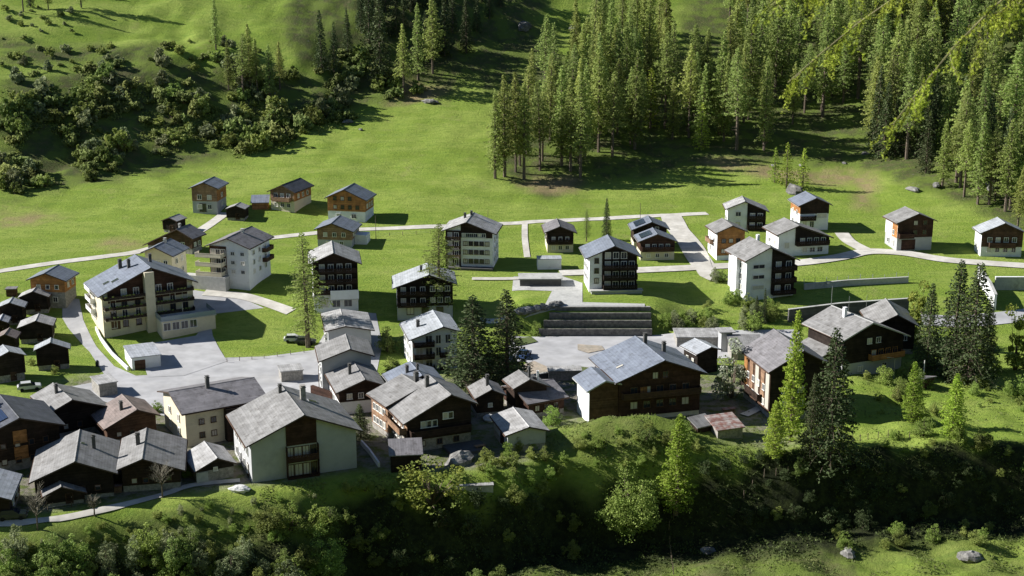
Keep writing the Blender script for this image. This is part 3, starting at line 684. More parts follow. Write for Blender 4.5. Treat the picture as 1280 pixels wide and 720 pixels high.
b=MB(); b.box(-g.W/2-.2,-g.W/2+1.6,-g.L/2-.25,-g.L/2-.08,-.3,1.7); b.build('side_wall',M['concrete'],g.root)
# --- centre
g=house('b30','house','plain grey gabled house with a broad pale roof at the corner of the parking area','house','rstone','pgrey',None,0)
wins(g,'L',2,3,.8,1.0,z0=1.4); wins(g,'F',1,2,.8,.9,z0=1.2)
g=house('b31','house','long grey house with a low pale roof behind the plain grey gabled house','house','rwhite','pgrey',None,0)
wins(g,'R',1,3,.8,.9,z0=1.8); wins(g,'L',2,4,.8,.9,z0=1)
g=house('b32','chalet','chalet with a dark gable and pale slate roof just below the plain grey gabled house','chalet','rstone','pwhite','wdark',2.3,chims=((-.25,-.1,'concd',.5,1.6),))
wins(g,'F',1,3,.8,.9,z0=2.8); wins(g,'L',1,3,.8,1,z0=.9)
g=house('b33','apartment_house','white three storey house with a pale metal roof, left of the pair of dark spruces','house','rlight','pwhite',None,0,chims=((-.55,-.05,'concd',.6,1.0),))
wins(g,'F',3,2,.9,1.6,z0=.4,dz=2.4,span=(-.05,.8)); 
for z in (.2,2.6,5.0): balcony(g.root,'F',-g.W/2+.2,-.2,z,g.W,g.L,'wdark',1.1,.9); wins(g,'F',1,2,1.2,1.7,z0=z+.1,span=(-.9,-.05))
for z in (.2,2.6): balcony(g.root,'F',.9,2.3,z,g.W,g.L,'wdark',.7,.9)
wins(g,'L',2,3,.9,1.1,z0=1.2)
g=house('b34','house','house with a smooth blue grey roof right behind the big dark gabled chalet','house','rblue','pstone','wdark',1.0,chims=((-.3,.0,'concd',.5,1.0),(.1,-.3,'concd',.4,.9)))
wins(g,'F',1,3,.8,.9,z0=3)
g=house('b36','chalet','pink boarded chalet with a slate roof pressed against the left of the big dark chalet','chalet','rstone','pstone','wtan',1.0,chims=((.1,-.2,'concd',.7,1.5),))
wins(g,'L',2,4,.8,1.0,z0=1.4,dz=2.3)
g=house('b35','chalet','big dark gabled chalet with white framed windows and a tall pale stone roof','chalet','rstone','pstone','wdark',2.0,side='wtan',chims=((.05,.45,'concd',.6,1.6),))
wins(g,'F',1,3,.7,1.0,z0=4.0,span=(-.6,-.05)); wins(g,'F',1,2,.7,1.0,z0=5.0,span=(.1,.45)); wins(g,'F',1,3,.8,.8,z0=.9,frame='fbrown'); wins(g,'L',2,4,.9,1.1,z0=1.3,dz=2.4,frame='fwhite')
balcony(g.root,'F',-g.W/2+.3,g.W/2-.3,2.9,g.W,g.L,'wdark'); balcony(g.root,'L',-g.L/2+.3,g.L/2-.3,3.2,g.W,g.L,'wtan')
b=MB(); b.box(.5,g.W/2+1.5,-g.L/2-4.5,-g.L/2,-.2,.5); b.build('porch_terrace',M['concd'],g.root)
# front shed with mono pitch roof
def mono(name,label,cat,px,py,rot,w,l,h0,h1,m,rm,group=None,z=None,ov=.3):
    """front edge starts at the pixel's ground point; roof rises from h0 in front to h1 behind"""
    p=at(px,py); r=empty(name,(p[0],p[1],p[2] if z is None else z),rot,label=label,cat=cat,group=group)
    b=MB(); n=[(0,0,-2),(w,0,-2),(w,l,-2),(0,l,-2),(0,0,h0),(w,0,h0),(w,l,h1),(0,l,h1)]; b.v=n
    for q in ((0,3,2,1),(4,5,6,7),(0,1,5,4),(1,2,6,5),(2,3,7,6),(3,0,4,7)): b.f.append(q); b.m.append(0)
    b.build('wall',M[m],r); s=(h1-h0)/l; b=MB(); t=.16
    b.v=[(-ov,-ov,h0-ov*s+.01),(w+ov,-ov,h0-ov*s+.01),(w+ov,l+ov,h1+ov*s+.01),(-ov,l+ov,h1+ov*s+.01)]; b.v+=[(x,y,z_+t) for x,y,z_ in b.v]
    for q in ((0,3,2,1),(4,5,6,7),(0,1,5,4),(1,2,6,5),(2,3,7,6),(3,0,4,7)): b.f.append(q); b.m.append(0)
    b.build('roof',M[rm],r); return r
r=mono('shed','black shed with a single slope slate roof in front of the big dark chalet','shed',489,591,.12,4.7,3.0,2.9,4.1,'wblack','rpurple')
mono('shed','low white roofed outbuilding right of the big dark gabled chalet','shed',605,516,.3,3.2,3,1.6,2.2,'pstone','rlight')
g=house('b39','barn','small barn with a grey slab roof and chimney under the dark spruces','barn','rstone','pstone','wdark',1.0,chims=((.0,-.2,'concd',.5,1.6),))
wins(g,'F',1,1,.6,.6,z0=2)
g=house('b40','house','steep grey slab roof house directly behind the purple brown roofed chalet','house','rstone','pstone','wdark',1.0,chims=((.1,-.3,'concd',.4,1.6),(.6,-.5,'pwhite',.3,1.4)))
wins(g,'F',1,2,.6,.6,z0=2)
g=house('b41','chalet','red brown chalet whose purple grey roof slopes to the camera, left of the huge chalet','chalet','rpurple','pstone','wred',.8,chims=((.2,-.1,'concd',.5,1.4),))
wins(g,'R',1,3,.8,.9,z0=1.2,frame='fbrown'); door(g.root,'R',2,g.W,g.L)
g=house('b42','barn','barn with a bright slab roof at the left foot of the grassy knoll','barn','rwhite','pstone','pgrey',1.0)
door(g.root,'L',-1,g.W,g.L,'wdark',2,2)
g=house('b45','chalet','huge brown chalet with a smooth blue grey roof behind the grassy knoll','chalet','rblue','pcream','wred',0.8,chims=((.12,.55,'concd',.6,1.5),(.45,.1,'concd',.6,1.5)))
W_,L_=g.W,g.L
wins(g,'F',2,5,1.2,1.2,z0=2.2,dz=2.6,frame='fbrown'); wins(g,'F',1,2,.9,1.1,z0=7.3,span=(-.25,.25),frame='fbrown'); balcony(g.root,'F',-W_/2+.4,W_/2-.2,4.4,W_,L_,'wbrown',1.3)
window(g.root,'F',-3,4.7,1.0,1.2,W_,L_,'worange','','worange',sy=.1); sky_window(g,-.78,-.3,.5,1.2,'curtain'); wins(g,'R',2,3,1,1.1,z0=2.4)
# left wing
b=MB(); wl=5.2; y0=-L_/2+.3; zt=g.zl-1.2
b.prism([(-W_/2-wl,-2.5),(-W_/2+.1,-2.5),(-W_/2+.1,g.zl-.1),(-W_/2-wl+2.9,g.zl-.1),(-W_/2-wl,zt-.1)],y0,y0+6.5); b.build('wing_wall',[M['wbrown']],g.root)
b=MB(); b.box(-W_/2-wl-.08,-W_/2-wl-.01,y0-.02,y0+6.5,-2,zt-.4); b.build('white_side_wall',M['pwhite'],g.root)
b=MB(); xl=-W_/2-wl-.8; zlw=zt-.1-.8*.4; xa=-W_/2-wl+2.6; za=g.zl+.05
b.prism([(xl,zlw),(xa,za),(-W_/2+.3,g.zl-.75),(-W_/2+.3,g.zl-.5),(xa,za+.24),(xl,zlw+.24)],y0-.8,y0+7.2,1,[1,1,1,0,0,1]); b.build('wing_roof',[M['rblue'],M['fascial']],g.roof)
g=house('b47','barn','dark barn with a bright pale roof behind the right end of the huge brown chalet','barn','rlight','wblack',None,0)
wins(g,'L',1,2,.6,.7,z0=2)
flat_box('shed','low flat pale roofed building behind the huge brown chalet, left of the dark barn','shed',846,434,.0,9,6,2.0,'pstone','rwhite')
flat_box('shed','little stone tower shed with a gabled cap behind the pale flowering tree','shed',901,440,.1,2.2,2.5,4.0,'pgrey','rwhite',ov=.5)
mono('shed','grey slate roofed shed just left of the orange fronted chalet','shed',914,450,.0,6,5,2.2,3.4,'pstone','rstone')
mono('shed','low shed with a rusty red sheet roof on the edge of the dark slope','shed',897,548,.35,4.6,4.0,1.4,2.3,'pstone','rrust')
mono('shed','half collapsed grey shelter left of the rusty red roof','shed',872,541,.55,3.2,2.2,.9,1.7,'wdark','rstone')
g=house('b48','chalet','chalet with orange and white striped timber front beside the tall bright green larch','chalet','rpurple','pstone','wblack',1.0,side='wbrown')
L_,W_=g.L,g.W
for k,(a,m_) in enumerate(((.42,'worange'),(.2,'wtan'),(-.02,'curtain'),(-.24,'wtan'),(-.42,'curtain'))):
    b=MB(); b.box(-W_/2-.16,-W_/2-.07,a*L_-.75,a*L_+.75,1.6,g.zl-.9); b.build('facade_panel',M[m_],g.root)
wins(g,'L',2,4,.8,1.0,z0=1.9,dz=2.6,sy=.17); balcony(g.root,'L',-L_/2+.3,L_/2-3,2.4,W_,L_,'wdark',1.0); wins(g,'F',2,3,.9,1,z0=2)
g=house('b49','chalet','broad dark chalet with several pale grey roofs and an orange lit balcony at the right','chalet','rstone','pgrey','wblack',2.6,chims=((-.35,.1,'pwhite',.6,1.5),),verge='fascial')
W_,L_=g.W,g.L
wins(g,'F',1,4,1.0,1.4,z0=3.2,dz=2.5,frame='worange',span=(-.1,.85),sy=.08); balcony(g.root,'F',-1,W_/2-.3,3.0,W_,L_,'worange',1.2); wins(g,'F',1,2,.9,1,z0=6.0,span=(-.3,.3)); wins(g,'F',1,2,1,1,z0=.8)
b=MB(); b.prism([(-W_/2-5.0,-2.5),(-W_/2+.1,-2.5),(-W_/2+.1,4.6),(-W_/2-5.0,3.0)],-L_/2+3,L_/2-1); b.build('wing_wall',M['wred'],g.root)
b=MB(); b.prism([(-W_/2-5.8,2.85),(-W_/2+.4,4.9),(-W_/2+.4,5.1),(-W_/2-5.8,3.05)],-L_/2+2.2,L_/2-.2,1,[1,1,0,1]); b.build('wing_roof',[M['rstone'],M['fascial']],g.roof)
wins(g,'L',1,3,.8,.9,z0=.5)
g=house('b50','chalet','black chalet with a steep pale grey roof behind and right of the broad dark chalet','chalet','rstone','pstone','wblack',1.0)
wins(g,'F',1,3,.8,.9,z0=2.8); wins(g,'R',1,3,.8,.9,z0=2.8)
# --- right upper
g=house('b51','apartment_house','white three storey apartment house with dark timber balconies in the right half of the village','house','rstone','pwhite',None,0,chims=((.0,.5,'pwhite',.6,1.0),))
W_,L_=g.W,g.L
b=MB(); b.prism([(0.2,.3),(W_/2+.0,.3),(W_/2+.0,g.zr-.1),(max(g.rx,.2),g.H-.12),(.2,g.H-g.pit*abs(.2-g.rx)-.12)],-L_/2-.12,-L_/2+.02); b.build('timber_facing',M['wblack'],g.root)
for z in (.3,2.9,5.5): balcony(g.root,'F',.3,W_/2,z,W_,L_,'wdark',1.4,.95); wins(g,'F',1,2,1.1,1.6,z0=z+.1,span=(.1,.95),sy=.14)
wins(g,'F',3,1,2.6,.75,z0=1.5,dz=2.3,span=(-.85,-.15)); wins(g,'L',3,3,.7,1.2,z0=1.0,dz=2.4,span=(-.7,.9))
b=MB(); b.box(-W_/2-1.0,-W_/2+.02,-1.6,1.2,-1,g.zl-.2); b.build('stair_tower',M['pwhite'],g.root)
g=house('b52','house','orange house between the white apartment house and the white and black house','house','rstone','pwhite','worange',.9,side='pwhite')
wins(g,'F',2,3,.9,.9,z0=1.5,dz=2.4,frame='fbrown'); wins(g,'L',2,2,.8,1.1,z0=1.2,dz=2.4); balcony(g.root,'L',-3,1,3.2,g.W,g.L,'wtan',.9)
g=house('b53','house','white and black timber house standing furthest back beside the orange plastered house','house','rwhite','pwhite',None,0)
b=MB(); b.prism([(.1,.2),(g.W/2,.2),(g.W/2,g.zr-.1),(max(.1,g.rx),g.H-.12)],-g.L/2-.12,-g.L/2+.02); b.build('timber_facing',M['wblack'],g.root)
wins(g,'F',2,1,1.2,1.0,z0=1,span=(-.7,-.2)); 
for z in (.3,2.7): wins(g,'F',1,2,1.1,1.3,z0=z+.2,span=(.1,.9),sy=.14); balcony(g.root,'F',.2,g.W/2-.1,z,g.W,g.L,'wdark',1)
wins(g,'L',1,2,.8,.9,z0=2)
g=house('b54','house','house with a white lower wall and dark timber gable just below the pale boulder','house','rblue','pwhite','wdark',4.0,side='worange')
wins(g,'F',1,1,2.4,1.0,z0=3.0,span=(.2,.85)); wins(g,'F',1,2,1.0,1.5,z0=.6,span=(-.9,.1)); balcony(g.root,'F',-g.W/2,.2,2.6,g.W,g.L,'wdark',1.0); wins(g,'L',2,2,.8,1,z0=1)
g=house('b55','chalet','wide low house with a dark timber right half and a white left corner','chalet','rstone','pwhite',None,0)
b=MB(); b.prism([(-2.2,2.3),(g.W/2,2.3),(g.W/2,g.zr-.1),(g.rx,g.H-.12),(-2.2,g.H-g.pit*abs(-2.2-g.rx)-.12)],-g.L/2-.12,-g.L/2+.02); b.build('timber_facing',M['wblack'],g.root)
wins(g,'F',1,1,1.1,1.2,z0=1.8,span=(-.85,-.5)); wins(g,'F',1,4,1,1.2,z0=2.7,span=(-.2,.9),sy=.14); balcony(g.root,'F',-2,g.W/2-.2,2.4,g.W,g.L,'wdark',1.1); wins(g,'F',1,3,1.2,1,z0=.6,span=(-.1,.8)); wins(g,'L',1,2,.8,.9,z0=2.3)
g=house('b56','chalet','red brown boarded chalet with a white left wall, alone on the right meadow','chalet','rstone','pgrey','wred',3.0,side='pwhite')
b=MB(); b.box(-g.W/2-.08,-g.W/2-.02,-g.L/2,-g.L/2+3,2.9,g.zl-.3); b.build('facade_panel',M['worange'],g.root)
wins(g,'F',2,3,.9,1,z0=3.7,dz=2.3,frame='fbrown',skip=((0,0),(1,0))); door(g.root,'F',-1.5,g.W,g.L,'wred',3.2,2.4,name='garage_door'); balcony(g.root,'F',-g.W/2+.2,-.5,3.1,g.W,g.L,'wred',1); wins(g,'L',2,2,.8,1,z0=1)
g=house('b57','house','white and brown house with a striped pale roof at the right edge, partly behind foliage','house','rlight','pwhite','wbrown',2.2,side='pwhite')
wins(g,'F',2,4,.9,1,z0=1,dz=2.4); balcony(g.root,'F',-3,3,2.3,g.W,g.L,'wbrown',1); wins(g,'L',1,2,.8,1,z0=1.2)
g=house('b59','chalet','red brown chalet with a blue striped roof, front one of the close pair','chalet','rblue','pcream','wred',2.0)
wins(g,'F',1,4,.8,1,z0=2.6); balcony(g.root,'F',-g.W/2+.2,g.W/2-.2,2.2,g.W,g.L,'wred',1); wins(g,'F',1,3,.8,.8,z0=.6); solar(g,-.95,-.3,-.7,.7)
g=house('b59b','chalet','dark chalet with solar striped roof, rear one of the close pair','chalet','rblue','pcream','wdark',1.6,base=hs(33.5,323.4)+.5,fit=(32.7,332.5,.039,7.7,6,4.8,.4,.2,.7))
solar(g,-.9,-.3,-.8,.8); wins(g,'F',1,2,.8,.8,z0=4.4)
g=house('b60','apartment_house','tall white apartment block with brown balconies on its left part, alone on the middle meadow','apartment block','rwhite','pwhite',None,0,chims=((-.35,.3,'concd',.5,.9),(-.1,.5,'concd',.5,.7)))
W_,L_=g.W,g.L
b=MB(); b.box(-W_/2,-1.9,-L_/2-.12,-L_/2+.02,.1,g.zl-.1); b.prism([(-1.9,6.9),(W_/2-.1,6.9),(W_/2-.1,g.zr-.2),(g.rx,g.H-.15),(-1.9,g.H-g.pit*abs(-1.9-g.rx)-.15)],-L_/2-.1,-L_/2+.02); b.build('timber_facing',M['wdark'],g.root)
for z in (.2,2.3,4.4,6.5): 
    if z>1: balcony(g.root,'F',-W_/2+.1,-2.0,z,W_,L_,'wbrown' if z!=2.3 else 'wtan',1.3,.8,slab='pwhite')
    wins(g,'F',1,2,.9,1.3,z0=z+.2,span=(-.95,-.4),sy=.14)
for z in (1.0,3.1,5.1): wins(g,'F',1,5,.85,.9,z0=z,span=(-.28,.88),sy=.02,frame='fbrown')
wins(g,'F',1,6,.8,.8,z0=7.1,span=(-.3,.7),sy=.12); wins(g,'R',3,2,.8,.9,z0=1.3,dz=2.1)
b=MB(); b.box(-W_/2+.5,W_/2+.2,-L_/2-2,-L_/2-.15,-2,.25); b.build('terrace',M['concd'],g.root)
g=house('b61','chalet','little dark chalet on a cream stone base beside the white cabin, below the upper road','chalet','rpurple','pcream','wdark',1.9)
wins(g,'F',1,3,.7,.9,z0=2.6); balcony(g.root,'F',-g.W/2+.2,g.W/2-.2,2.0,g.W,g.L,'wdark',.8); wins(g,'F',1,3,.8,.9,z0=.5); wins(g,'L',1,2,.7,.8,z0=2.4)
flat_box('cabin','small white cabin with a flat pale roof below the little dark chalet','cabin',672,337,.04,5.4,3.2,2.3,'pwhite','rlight',ov=.1)
g=house('b63','apartment_house','tall dark balconied apartment house with a white left side, on the terraced retaining wall','apartment block','rblue','pwhite',None,0,verge='fascia')
W_,L_=g.W,g.L
b=MB(); b.prism([(-2.4,.6),(W_/2+.02,.6),(W_/2+.02,g.zr-.15),(g.rx,g.H-.15),(-2.4,g.H-g.pit*abs(-2.4-g.rx)-.15)],-L_/2-.12,-L_/2+.02); b.build('timber_facing',M['wblack'],g.root)
for z in (.9,3.1,5.3,7.3): 
    if z<7: balcony(g.root,'F',-2.2,W_/2,z,W_,L_,'wblack' if z<5 else 'wdark',1.5,.9)
    wins(g,'F',1,4,1.1,1.3,z0=z+.1,span=(-.4,.95),sy=.14)
wins(g,'F',3,1,.8,1.0,z0=2.0,dz=2.2,span=(-.85,-.55),sy=.02,frame='fbrown'); wins(g,'L',3,3,.8,1,z0=2,dz=2.2)
b=MB(); b.box(-W_/2+.3,W_/2+1.0,-L_/2-1.7,-L_/2-.13,-3,.5); b.build('plinth',M['pgrey'],g.root); b=MB(); b.box(-W_/2+.1,W_/2+1.2,-L_/2-1.9,-L_/2-.14,.5,.75); b.build('terrace_slab',M['concrete'],g.root)
g=house('b64','apartment_house','narrow four storey house with dark balconies right of the tall thin larch','house','rwhite','pwhite','wdark',3.2,side='pwhite')
W_,L_=g.W,g.L
for z in (3.3,5.6,7.9): 
    balcony(g.root,'F',-W_/2+.1,W_/2-.1,z,W_,L_,'wdark' ,1.3,.9); wins(g,'F',1,4,1.0,1.4,z0=z+.1,sy=.08)
b=MB(); b.box(-1.2,W_/2+.1,-L_/2-1.6,-L_/2-1.45,2.2,4.1); b.build('white_parapet',M['pwhite'],g.root); wins(g,'F',1,3,1.6,1.8,z0=.2,frame='fwhite'); wins(g,'L',3,3,.9,1,z0=1.5,dz=2.6)
b=MB(); b.box(-1.2,W_/2+.1,-L_/2-1.6,-L_/2-.02,2.0,2.2); b.build('parapet_slab',M['concrete'],g.root)
g=house('b65','chalet','dark balconied chalet with a pale metal roof, half hidden by the slender larch','chalet','rlight','pgrey','wblack',2.0,side='pwhite',chims=((-.1,.0,'concd',.5,.9),))
for z in (2.2,4.6): balcony(g.root,'F',-g.W/2+.1,.4,z,g.W,g.L,'fwhite' if 0 else 'wdark',1.2,.9); wins(g,'F',1,3,.9,1.4,z0=z+.1,span=(-.95,.1),sy=.08)
wins(g,'F',2,3,.9,1,z0=2.8,dz=2.4,span=(.15,.95),sy=.08); wins(g,'F',1,3,1.3,1.4,z0=.3,frame='fbrown')
g=house('b66','house','grey gabled house just below the white basement of the orange chalet','house','rblue','pgrey','wtan',1.6)
wins(g,'F',1,3,.8,.9,z0=2.4); wins(g,'F',1,2,.8,.8,z0=.4); wins(g,'R',1,3,.8,.9,z0=2.3)
b=MB(); b.box(g.W/2+.05,g.W/2+3.0,-1,3,-1,2.2); b.build('white_annex',M['pwhite'],g.root)
g=house('b67','apartment_house','tall white house with cream curved balconies at its left and a purple grey square roof','house','rpurple','pwhite',None,0,chims=((.1,.1,'concrete',.6,.5),))
W_,L_=g.W,g.L
b=MB(); b.box(-W_/2,-.6,-L_/2-.12,-L_/2+.02,2.6,g.zl-.1); b.build('timber_facing',M['wbrown'],g.root)
for z in (2.6,4.7,6.7): balcony(g.root,'F',-W_/2-2.6,-1.0,z,W_,L_,'pcream',2.0,.8,slab='pcream'); wins(g,'F',1,3,.9,1.3,z0=z+.1,span=(-.95,-.15),sy=.14)
wins(g,'F',3,2,.8,.7,z0=3.0,dz=2.0,span=(-.05,.95)); wins(g,'R',3,3,.75,.9,z0=2.6,dz=2.1); balcony(g.root,'R',1.5,5.4,4.2,W_,L_,'wbrown',1,.8); balcony(g.root,'R',1.5,5.4,6.4,W_,L_,'wbrown',1,.8)
b=MB(); b.box(-W_/2-5.5,-.1,-L_/2-2.2,-L_/2-.14,-2,2.4); b.build('garage_wing',M['concrete'],g.root)
mono('shed','small orange boarded shed with a blue grey lean roof left of the middle upper chalet','shed',315,262,.1,4.2,3.5,1.8,2.9,'worange','rblue')
# ---------------------------------------------------------------- walls, fences, poles
def wallseg(name,label,cat,pts,hh,th,m,top=None,world=False,cap=None,below=1.0,group=None):
    P=[Vector(at(*p)) for p in pts] if not world else [Vector(p) for p in pts]
    r=empty(name,P[0],label=label,cat=cat,group=group); b=MB(); c=MB()
    for a,q in zip(P,P[1:]):
        d=(q-a); n=Vector((-d.y,d.x,0)).normalized()*th/2; o=P[0]
        for bb,z0,z1,k in ((b,-below,hh,1.0),(c,hh,hh+.12,1.35)):
            A=[a-n*k,q-n*k,q+n*k,a+n*k]; i=len(bb.v)
            bb.v+=[tuple(v-o+Vector((0,0,z0))) for v in A]+[tuple(v-o+Vector((0,0,z1))) for v in A]
            for f in ((0,3,2,1),(4,5,6,7),(0,1,5,4),(1,2,6,5),(2,3,7,6),(3,0,4,7)): bb.f.append(tuple(i+t for t in f)); bb.m.append(0)
    b.build('wall_body',M[m],r)
    if cap: c.build('coping',M[cap],r)
    return r
def car(px,py,rz,m,label,L=4.2):
    r=empty('parked_car',at(px,py),rz,label=label,cat='car')
    b=MB(); w=.86
    prof=[(-L/2,.35),(L/2,.35),(L/2,.75),(L/2-.15,.86),(L/2-1.0,.98),(-L/2+.25,1.0),(-L/2,.85)]
    bm=MB(); bm.prism(prof,-w,w); bm.build('body',M[m],r)
    cab=MB(); cab.v=[(L/2-1.05,-w+.04,.97),(L/2-1.05,w-.04,.97),(-L/2+.25,w-.04,.98),(-L/2+.25,-w+.04,.98),(L/2-1.85,-w+.2,1.45),(L/2-1.85,w-.2,1.45),(-L/2+.7,w-.2,1.47),(-L/2+.7,-w+.2,1.47)]
    for q in ((0,1,5,4),(1,2,6,5),(2,3,7,6),(3,0,4,7)): cab.f.append(q); cab.m.append(0)
    cab.build('window_band',M['glass'],r)
    rf=MB(); rf.box(-L/2+.66,L/2-1.8,-w+.18,w-.18,1.44,1.52); rf.build('car_roof',M[m],r)
    for x in (-L/2+.8,L/2-.85):
        for s in (-1,1):
            t=MB(); t.tube([(x,s*(w-.16),.32),(x,s*(w+.04),.32)],[.32,.32],12); t.build('wheel',M['tyre'],r)
    for s in (-1,1):
        l=MB(); l.box(L/2-.1,L/2+.01,s*.6-.18,s*.6+.18,.6,.75); l.build('headlight',M['lampglobe'],r)
    return r
# two step retaining wall under the balconied apartment house
r=empty('retaining_wall',(16.5,282.5,0),label='long dark stepped retaining wall below the tall balconied apartment house',cat='retaining wall')
for k,(xa,y0,y1,za,zb) in enumerate(((-11.0,-3.4,-2.02,-1,1.5),(-10,-2.0,-.62,-1,2.9),(-8.8,-.6,.78,-1,4.1),(-7.6,.8,2.0,-1,5.0))):
    st=empty_part=None; b=MB(); b.box(xa,12.2,y0,y0+.45,za,zb); s_=b.build('stone_step',M['steps'],r)
    b=MB(); b.box(xa+.1,12.1,y0+.46,y1+.01,za,zb-.12); b.build('turf_strip' if k<3 else 'terrace_slab',M['turf'] if k<3 else M['concrete'],s_)
wallseg('retaining_wall','grey garden retaining wall across the right meadow, upper of two','retaining wall',[(1005,362),(1060,357),(1135,353)],1.2,.4,'concrete',cap='concrete')
wallseg('retaining_wall','dark retaining wall right behind the broad dark chalet, lower of two','retaining wall',[(985,402),(1050,394),(1135,388)],2.6,.5,'concd',cap='concrete')
wallseg('retaining_wall','white embankment wall carrying the road at the right edge','retaining wall',[(1222,352),(1236,372),(1243,388)],3.4,.5,'pwhite',cap='concrete')
wallseg('retaining_wall','long grey embankment wall under the road at the right edge','retaining wall',[(1243,362),(1300,362)],2.8,.5,'concrete',cap='pwhite')
wallseg('garden_wall','curved white kerb wall between the hotel and the grass strip','garden wall',[(120,412),(126,425),(140,444),(160,463)],.7,.3,'pwhite')
wallseg('garden_wall','dark red brick wall at the corner of the parking area beside the grey gabled house','garden wall',[(390,492),(418,502)],1.6,.6,'wred')
wallseg('garden_wall','low white wall bending down beside the grey green house','garden wall',[(452,556),(462,567),(474,584)],.8,.3,'pwhite')
wallseg('garden_wall','low grey kerb wall under the house beside the sandy yard','garden wall',[(660,476),(700,470)],1.0,.4,'concd',cap='concrete')
flat_box('carport','low flat concrete carport roof sunk in the grass beside the middle driveway','carport',650,358,.02,9,4.5,1.6,'concd','concrete',ov=.3)
flat_box('terrace_deck','small pale stone terrace slab on the slope edge below the dark chalet','terrace',572,612,.1,5.5,3.5,.4,'concrete','rwhite',ov=.1)
flat_box('shed','long low flat roofed shed between the sandy yard and the huge brown chalet','shed',686,476,.05,6.0,2.6,1.8,'pstone','rwhite')
flat_box('shed','low shed with a bright flat roof behind the pink boarded chalet','shed',428,515,.15,5.0,3.0,1.7,'pstone','rlight')
flat_box('shed','low shed with a dull flat roof in the gap behind the cream house','shed',352,478,.3,4.0,3.6,2.0,'pstone','rwhite')
area('grass_patch',[(688,464),(716,458),(738,461),(730,469),(700,472)],M['turf'],off=.22)
area('grass_patch',[(640,424),(664,422),(672,428),(646,434)],M['turf'],off=.22)
# wire fences: posts and wires
def fence(label,pts,step,hh,m='bark',group=None,wires=2):
    P=[Vector(at(*p)) for p in pts]; r=empty('fence',P[0],label=label,cat='fence',group=group); tops=[]; o=P[0]; L=[]
    for a,q in zip(P,P[1:]):
        n=max(1,int((q-a).length/step))
        for k in range(n): L.append(a.lerp(q,k/n))
    L.append(P[-1]); rn=random.Random(len(label))
    for p in L:
        z=h(p.x,p.y); b=MB(); t=Vector((rn.uniform(-.08,.08),rn.uniform(-.08,.08),hh*rn.uniform(.85,1.1)))
        q=Vector((p.x,p.y,z)); b.tube([q-o-Vector((0,0,.3)),q-o+t],[.07,.06],5); b.build('post',M[m],r); tops.append(q-o+t*.9)
    for k in range(wires):
        b=MB(); b.tube([t-Vector((0,0,.1+k*.4)) for t in tops],[.014]*len(tops),3); b.build('wire',M['steel'],r)
fence('row of leaning wooden fence posts on the dark slope right of the rusty roofed shed',[(930,622),(940,610),(955,596),(985,592),(1000,593)],1.5,1.3,wires=0)
fence('line of wooden fence posts in the shade below the broad dark chalet',[(1055,553),(1085,549),(1110,547),(1150,545)],1.6,1.3,wires=0)
fence('metal fence along the upper garden wall on the right meadow',[(1005,358),(1060,353),(1135,349)],2.5,1.6,'steel')
fence('leaning wooden fence posts running down the dark slope below the tall bright larch',[(842,648),(836,662),(838,690),(842,718)],1.8,1.4,wires=0)
fence('low wooden fence beside the curved footpath at the lower left',[(60,640),(90,634),(120,628)],1.8,.8)
def pole(name,label,cat,px,py,hh,m='steel',r0=.07,arm=0,globe=False,group=None):
    p=at(px,py); r=empty(name,p,label=label,cat=cat,group=group); b=MB()
    P=[(0,0,-.3),(0,0,hh)]; R=[r0,r0*.7]
    if arm: P+=[(-arm*.3,0,hh+.35),(-arm,0,hh+.45)]; R+=[r0*.6,r0*.5]
    b.tube(P,R,7); b.build('pole',M[m],r)
    if globe: b=MB(); b.ball((0,0,hh+.18),.26,0,12,8); b.build('lamp_globe',M['lampglobe'],r)
    if arm: b=MB(); b.box(-arm-.5,-arm,-.12,.12,hh+.38,hh+.5); b.build('lamp_head',M['steel'],r)
    return r
pole('street_lamp','street lamp with a white globe beside the footpath at the lower left','street lamp',165,611,3.3,globe=True,r0=.05)
pole('street_lamp','street lamp with a bent arm below the broad dark chalet','street lamp',1117,474,3.8,arm=1.0)
pole('street_lamp','thin tall street lamp behind the broad dark chalet','street lamp',1038,400,7.5,arm=.6)
pole('pole','pale wooden pole standing between the two big spruces and the broad dark chalet','pole',1154,476,4.0,'fwhite',.11)
pole('pole','short grey pole at the corner of the grey gabled house','pole',399,486,4.5,'bark',.08)
pole('pole','thin grey pole by the dark retaining wall, left of two','pole',1060,399,5,'steel',.05)
pole('pole','thin grey pole by the dark retaining wall, right of two','pole',1082,397,5,'steel',.05)
# small hut with a red open front between the spruces
mono('shed','small red shed with a slanting grey roof at the foot of the big spruces','shed',1155,487,.5,2.4,3,2.0,1.2,'wred','rpurple')
# garden furniture and small clutter
p=at(600,562); r=empty('picnic_table',p,.4,label='pale wooden picnic table on the grass beside the barn with the pale slab roof',cat='table')
b=MB(); b.box(-.9,.9,-.4,.4,.7,.76); b.build('tabletop',M['wtan'],r)
for s in (-1,1): b=MB(); b.box(-.9,.9,s*.75-.14,s*.75+.14,.42,.47); b.build('bench_seat',M['wtan'],r)
for s in (-1,1): b=MB(); b.box(s*.6-.05,s*.6+.05,-.85,.85,.3,.38); b.box(s*.6-.05,s*.6+.05,-.35,-.27,0,.7); b.box(s*.6-.05,s*.6+.05,.27,.35,0,.7); b.build('leg',M['wtan'],r)
p=at(612,526); b=MB(); b.ball((0,0,.4),1.0,0,14,8,(1.1,1,.75),.12,random.Random(3)); o=b.build('tarpaulin_heap',M['tarp']); o.location=p; setp(o,'pale rounded tarpaulin heap left of the barn with the pale slab roof','tarpaulin')
p=at(300,613); b=MB(); b.ball((0,0,.2),1.3,0,12,7,(1.3,.8,.45),.15,random.Random(5)); o=b.build('boulder',M['tarp']); o.location=p; setp(o,'pale flat boulder on the grassy edge below the grey green house','boulder')
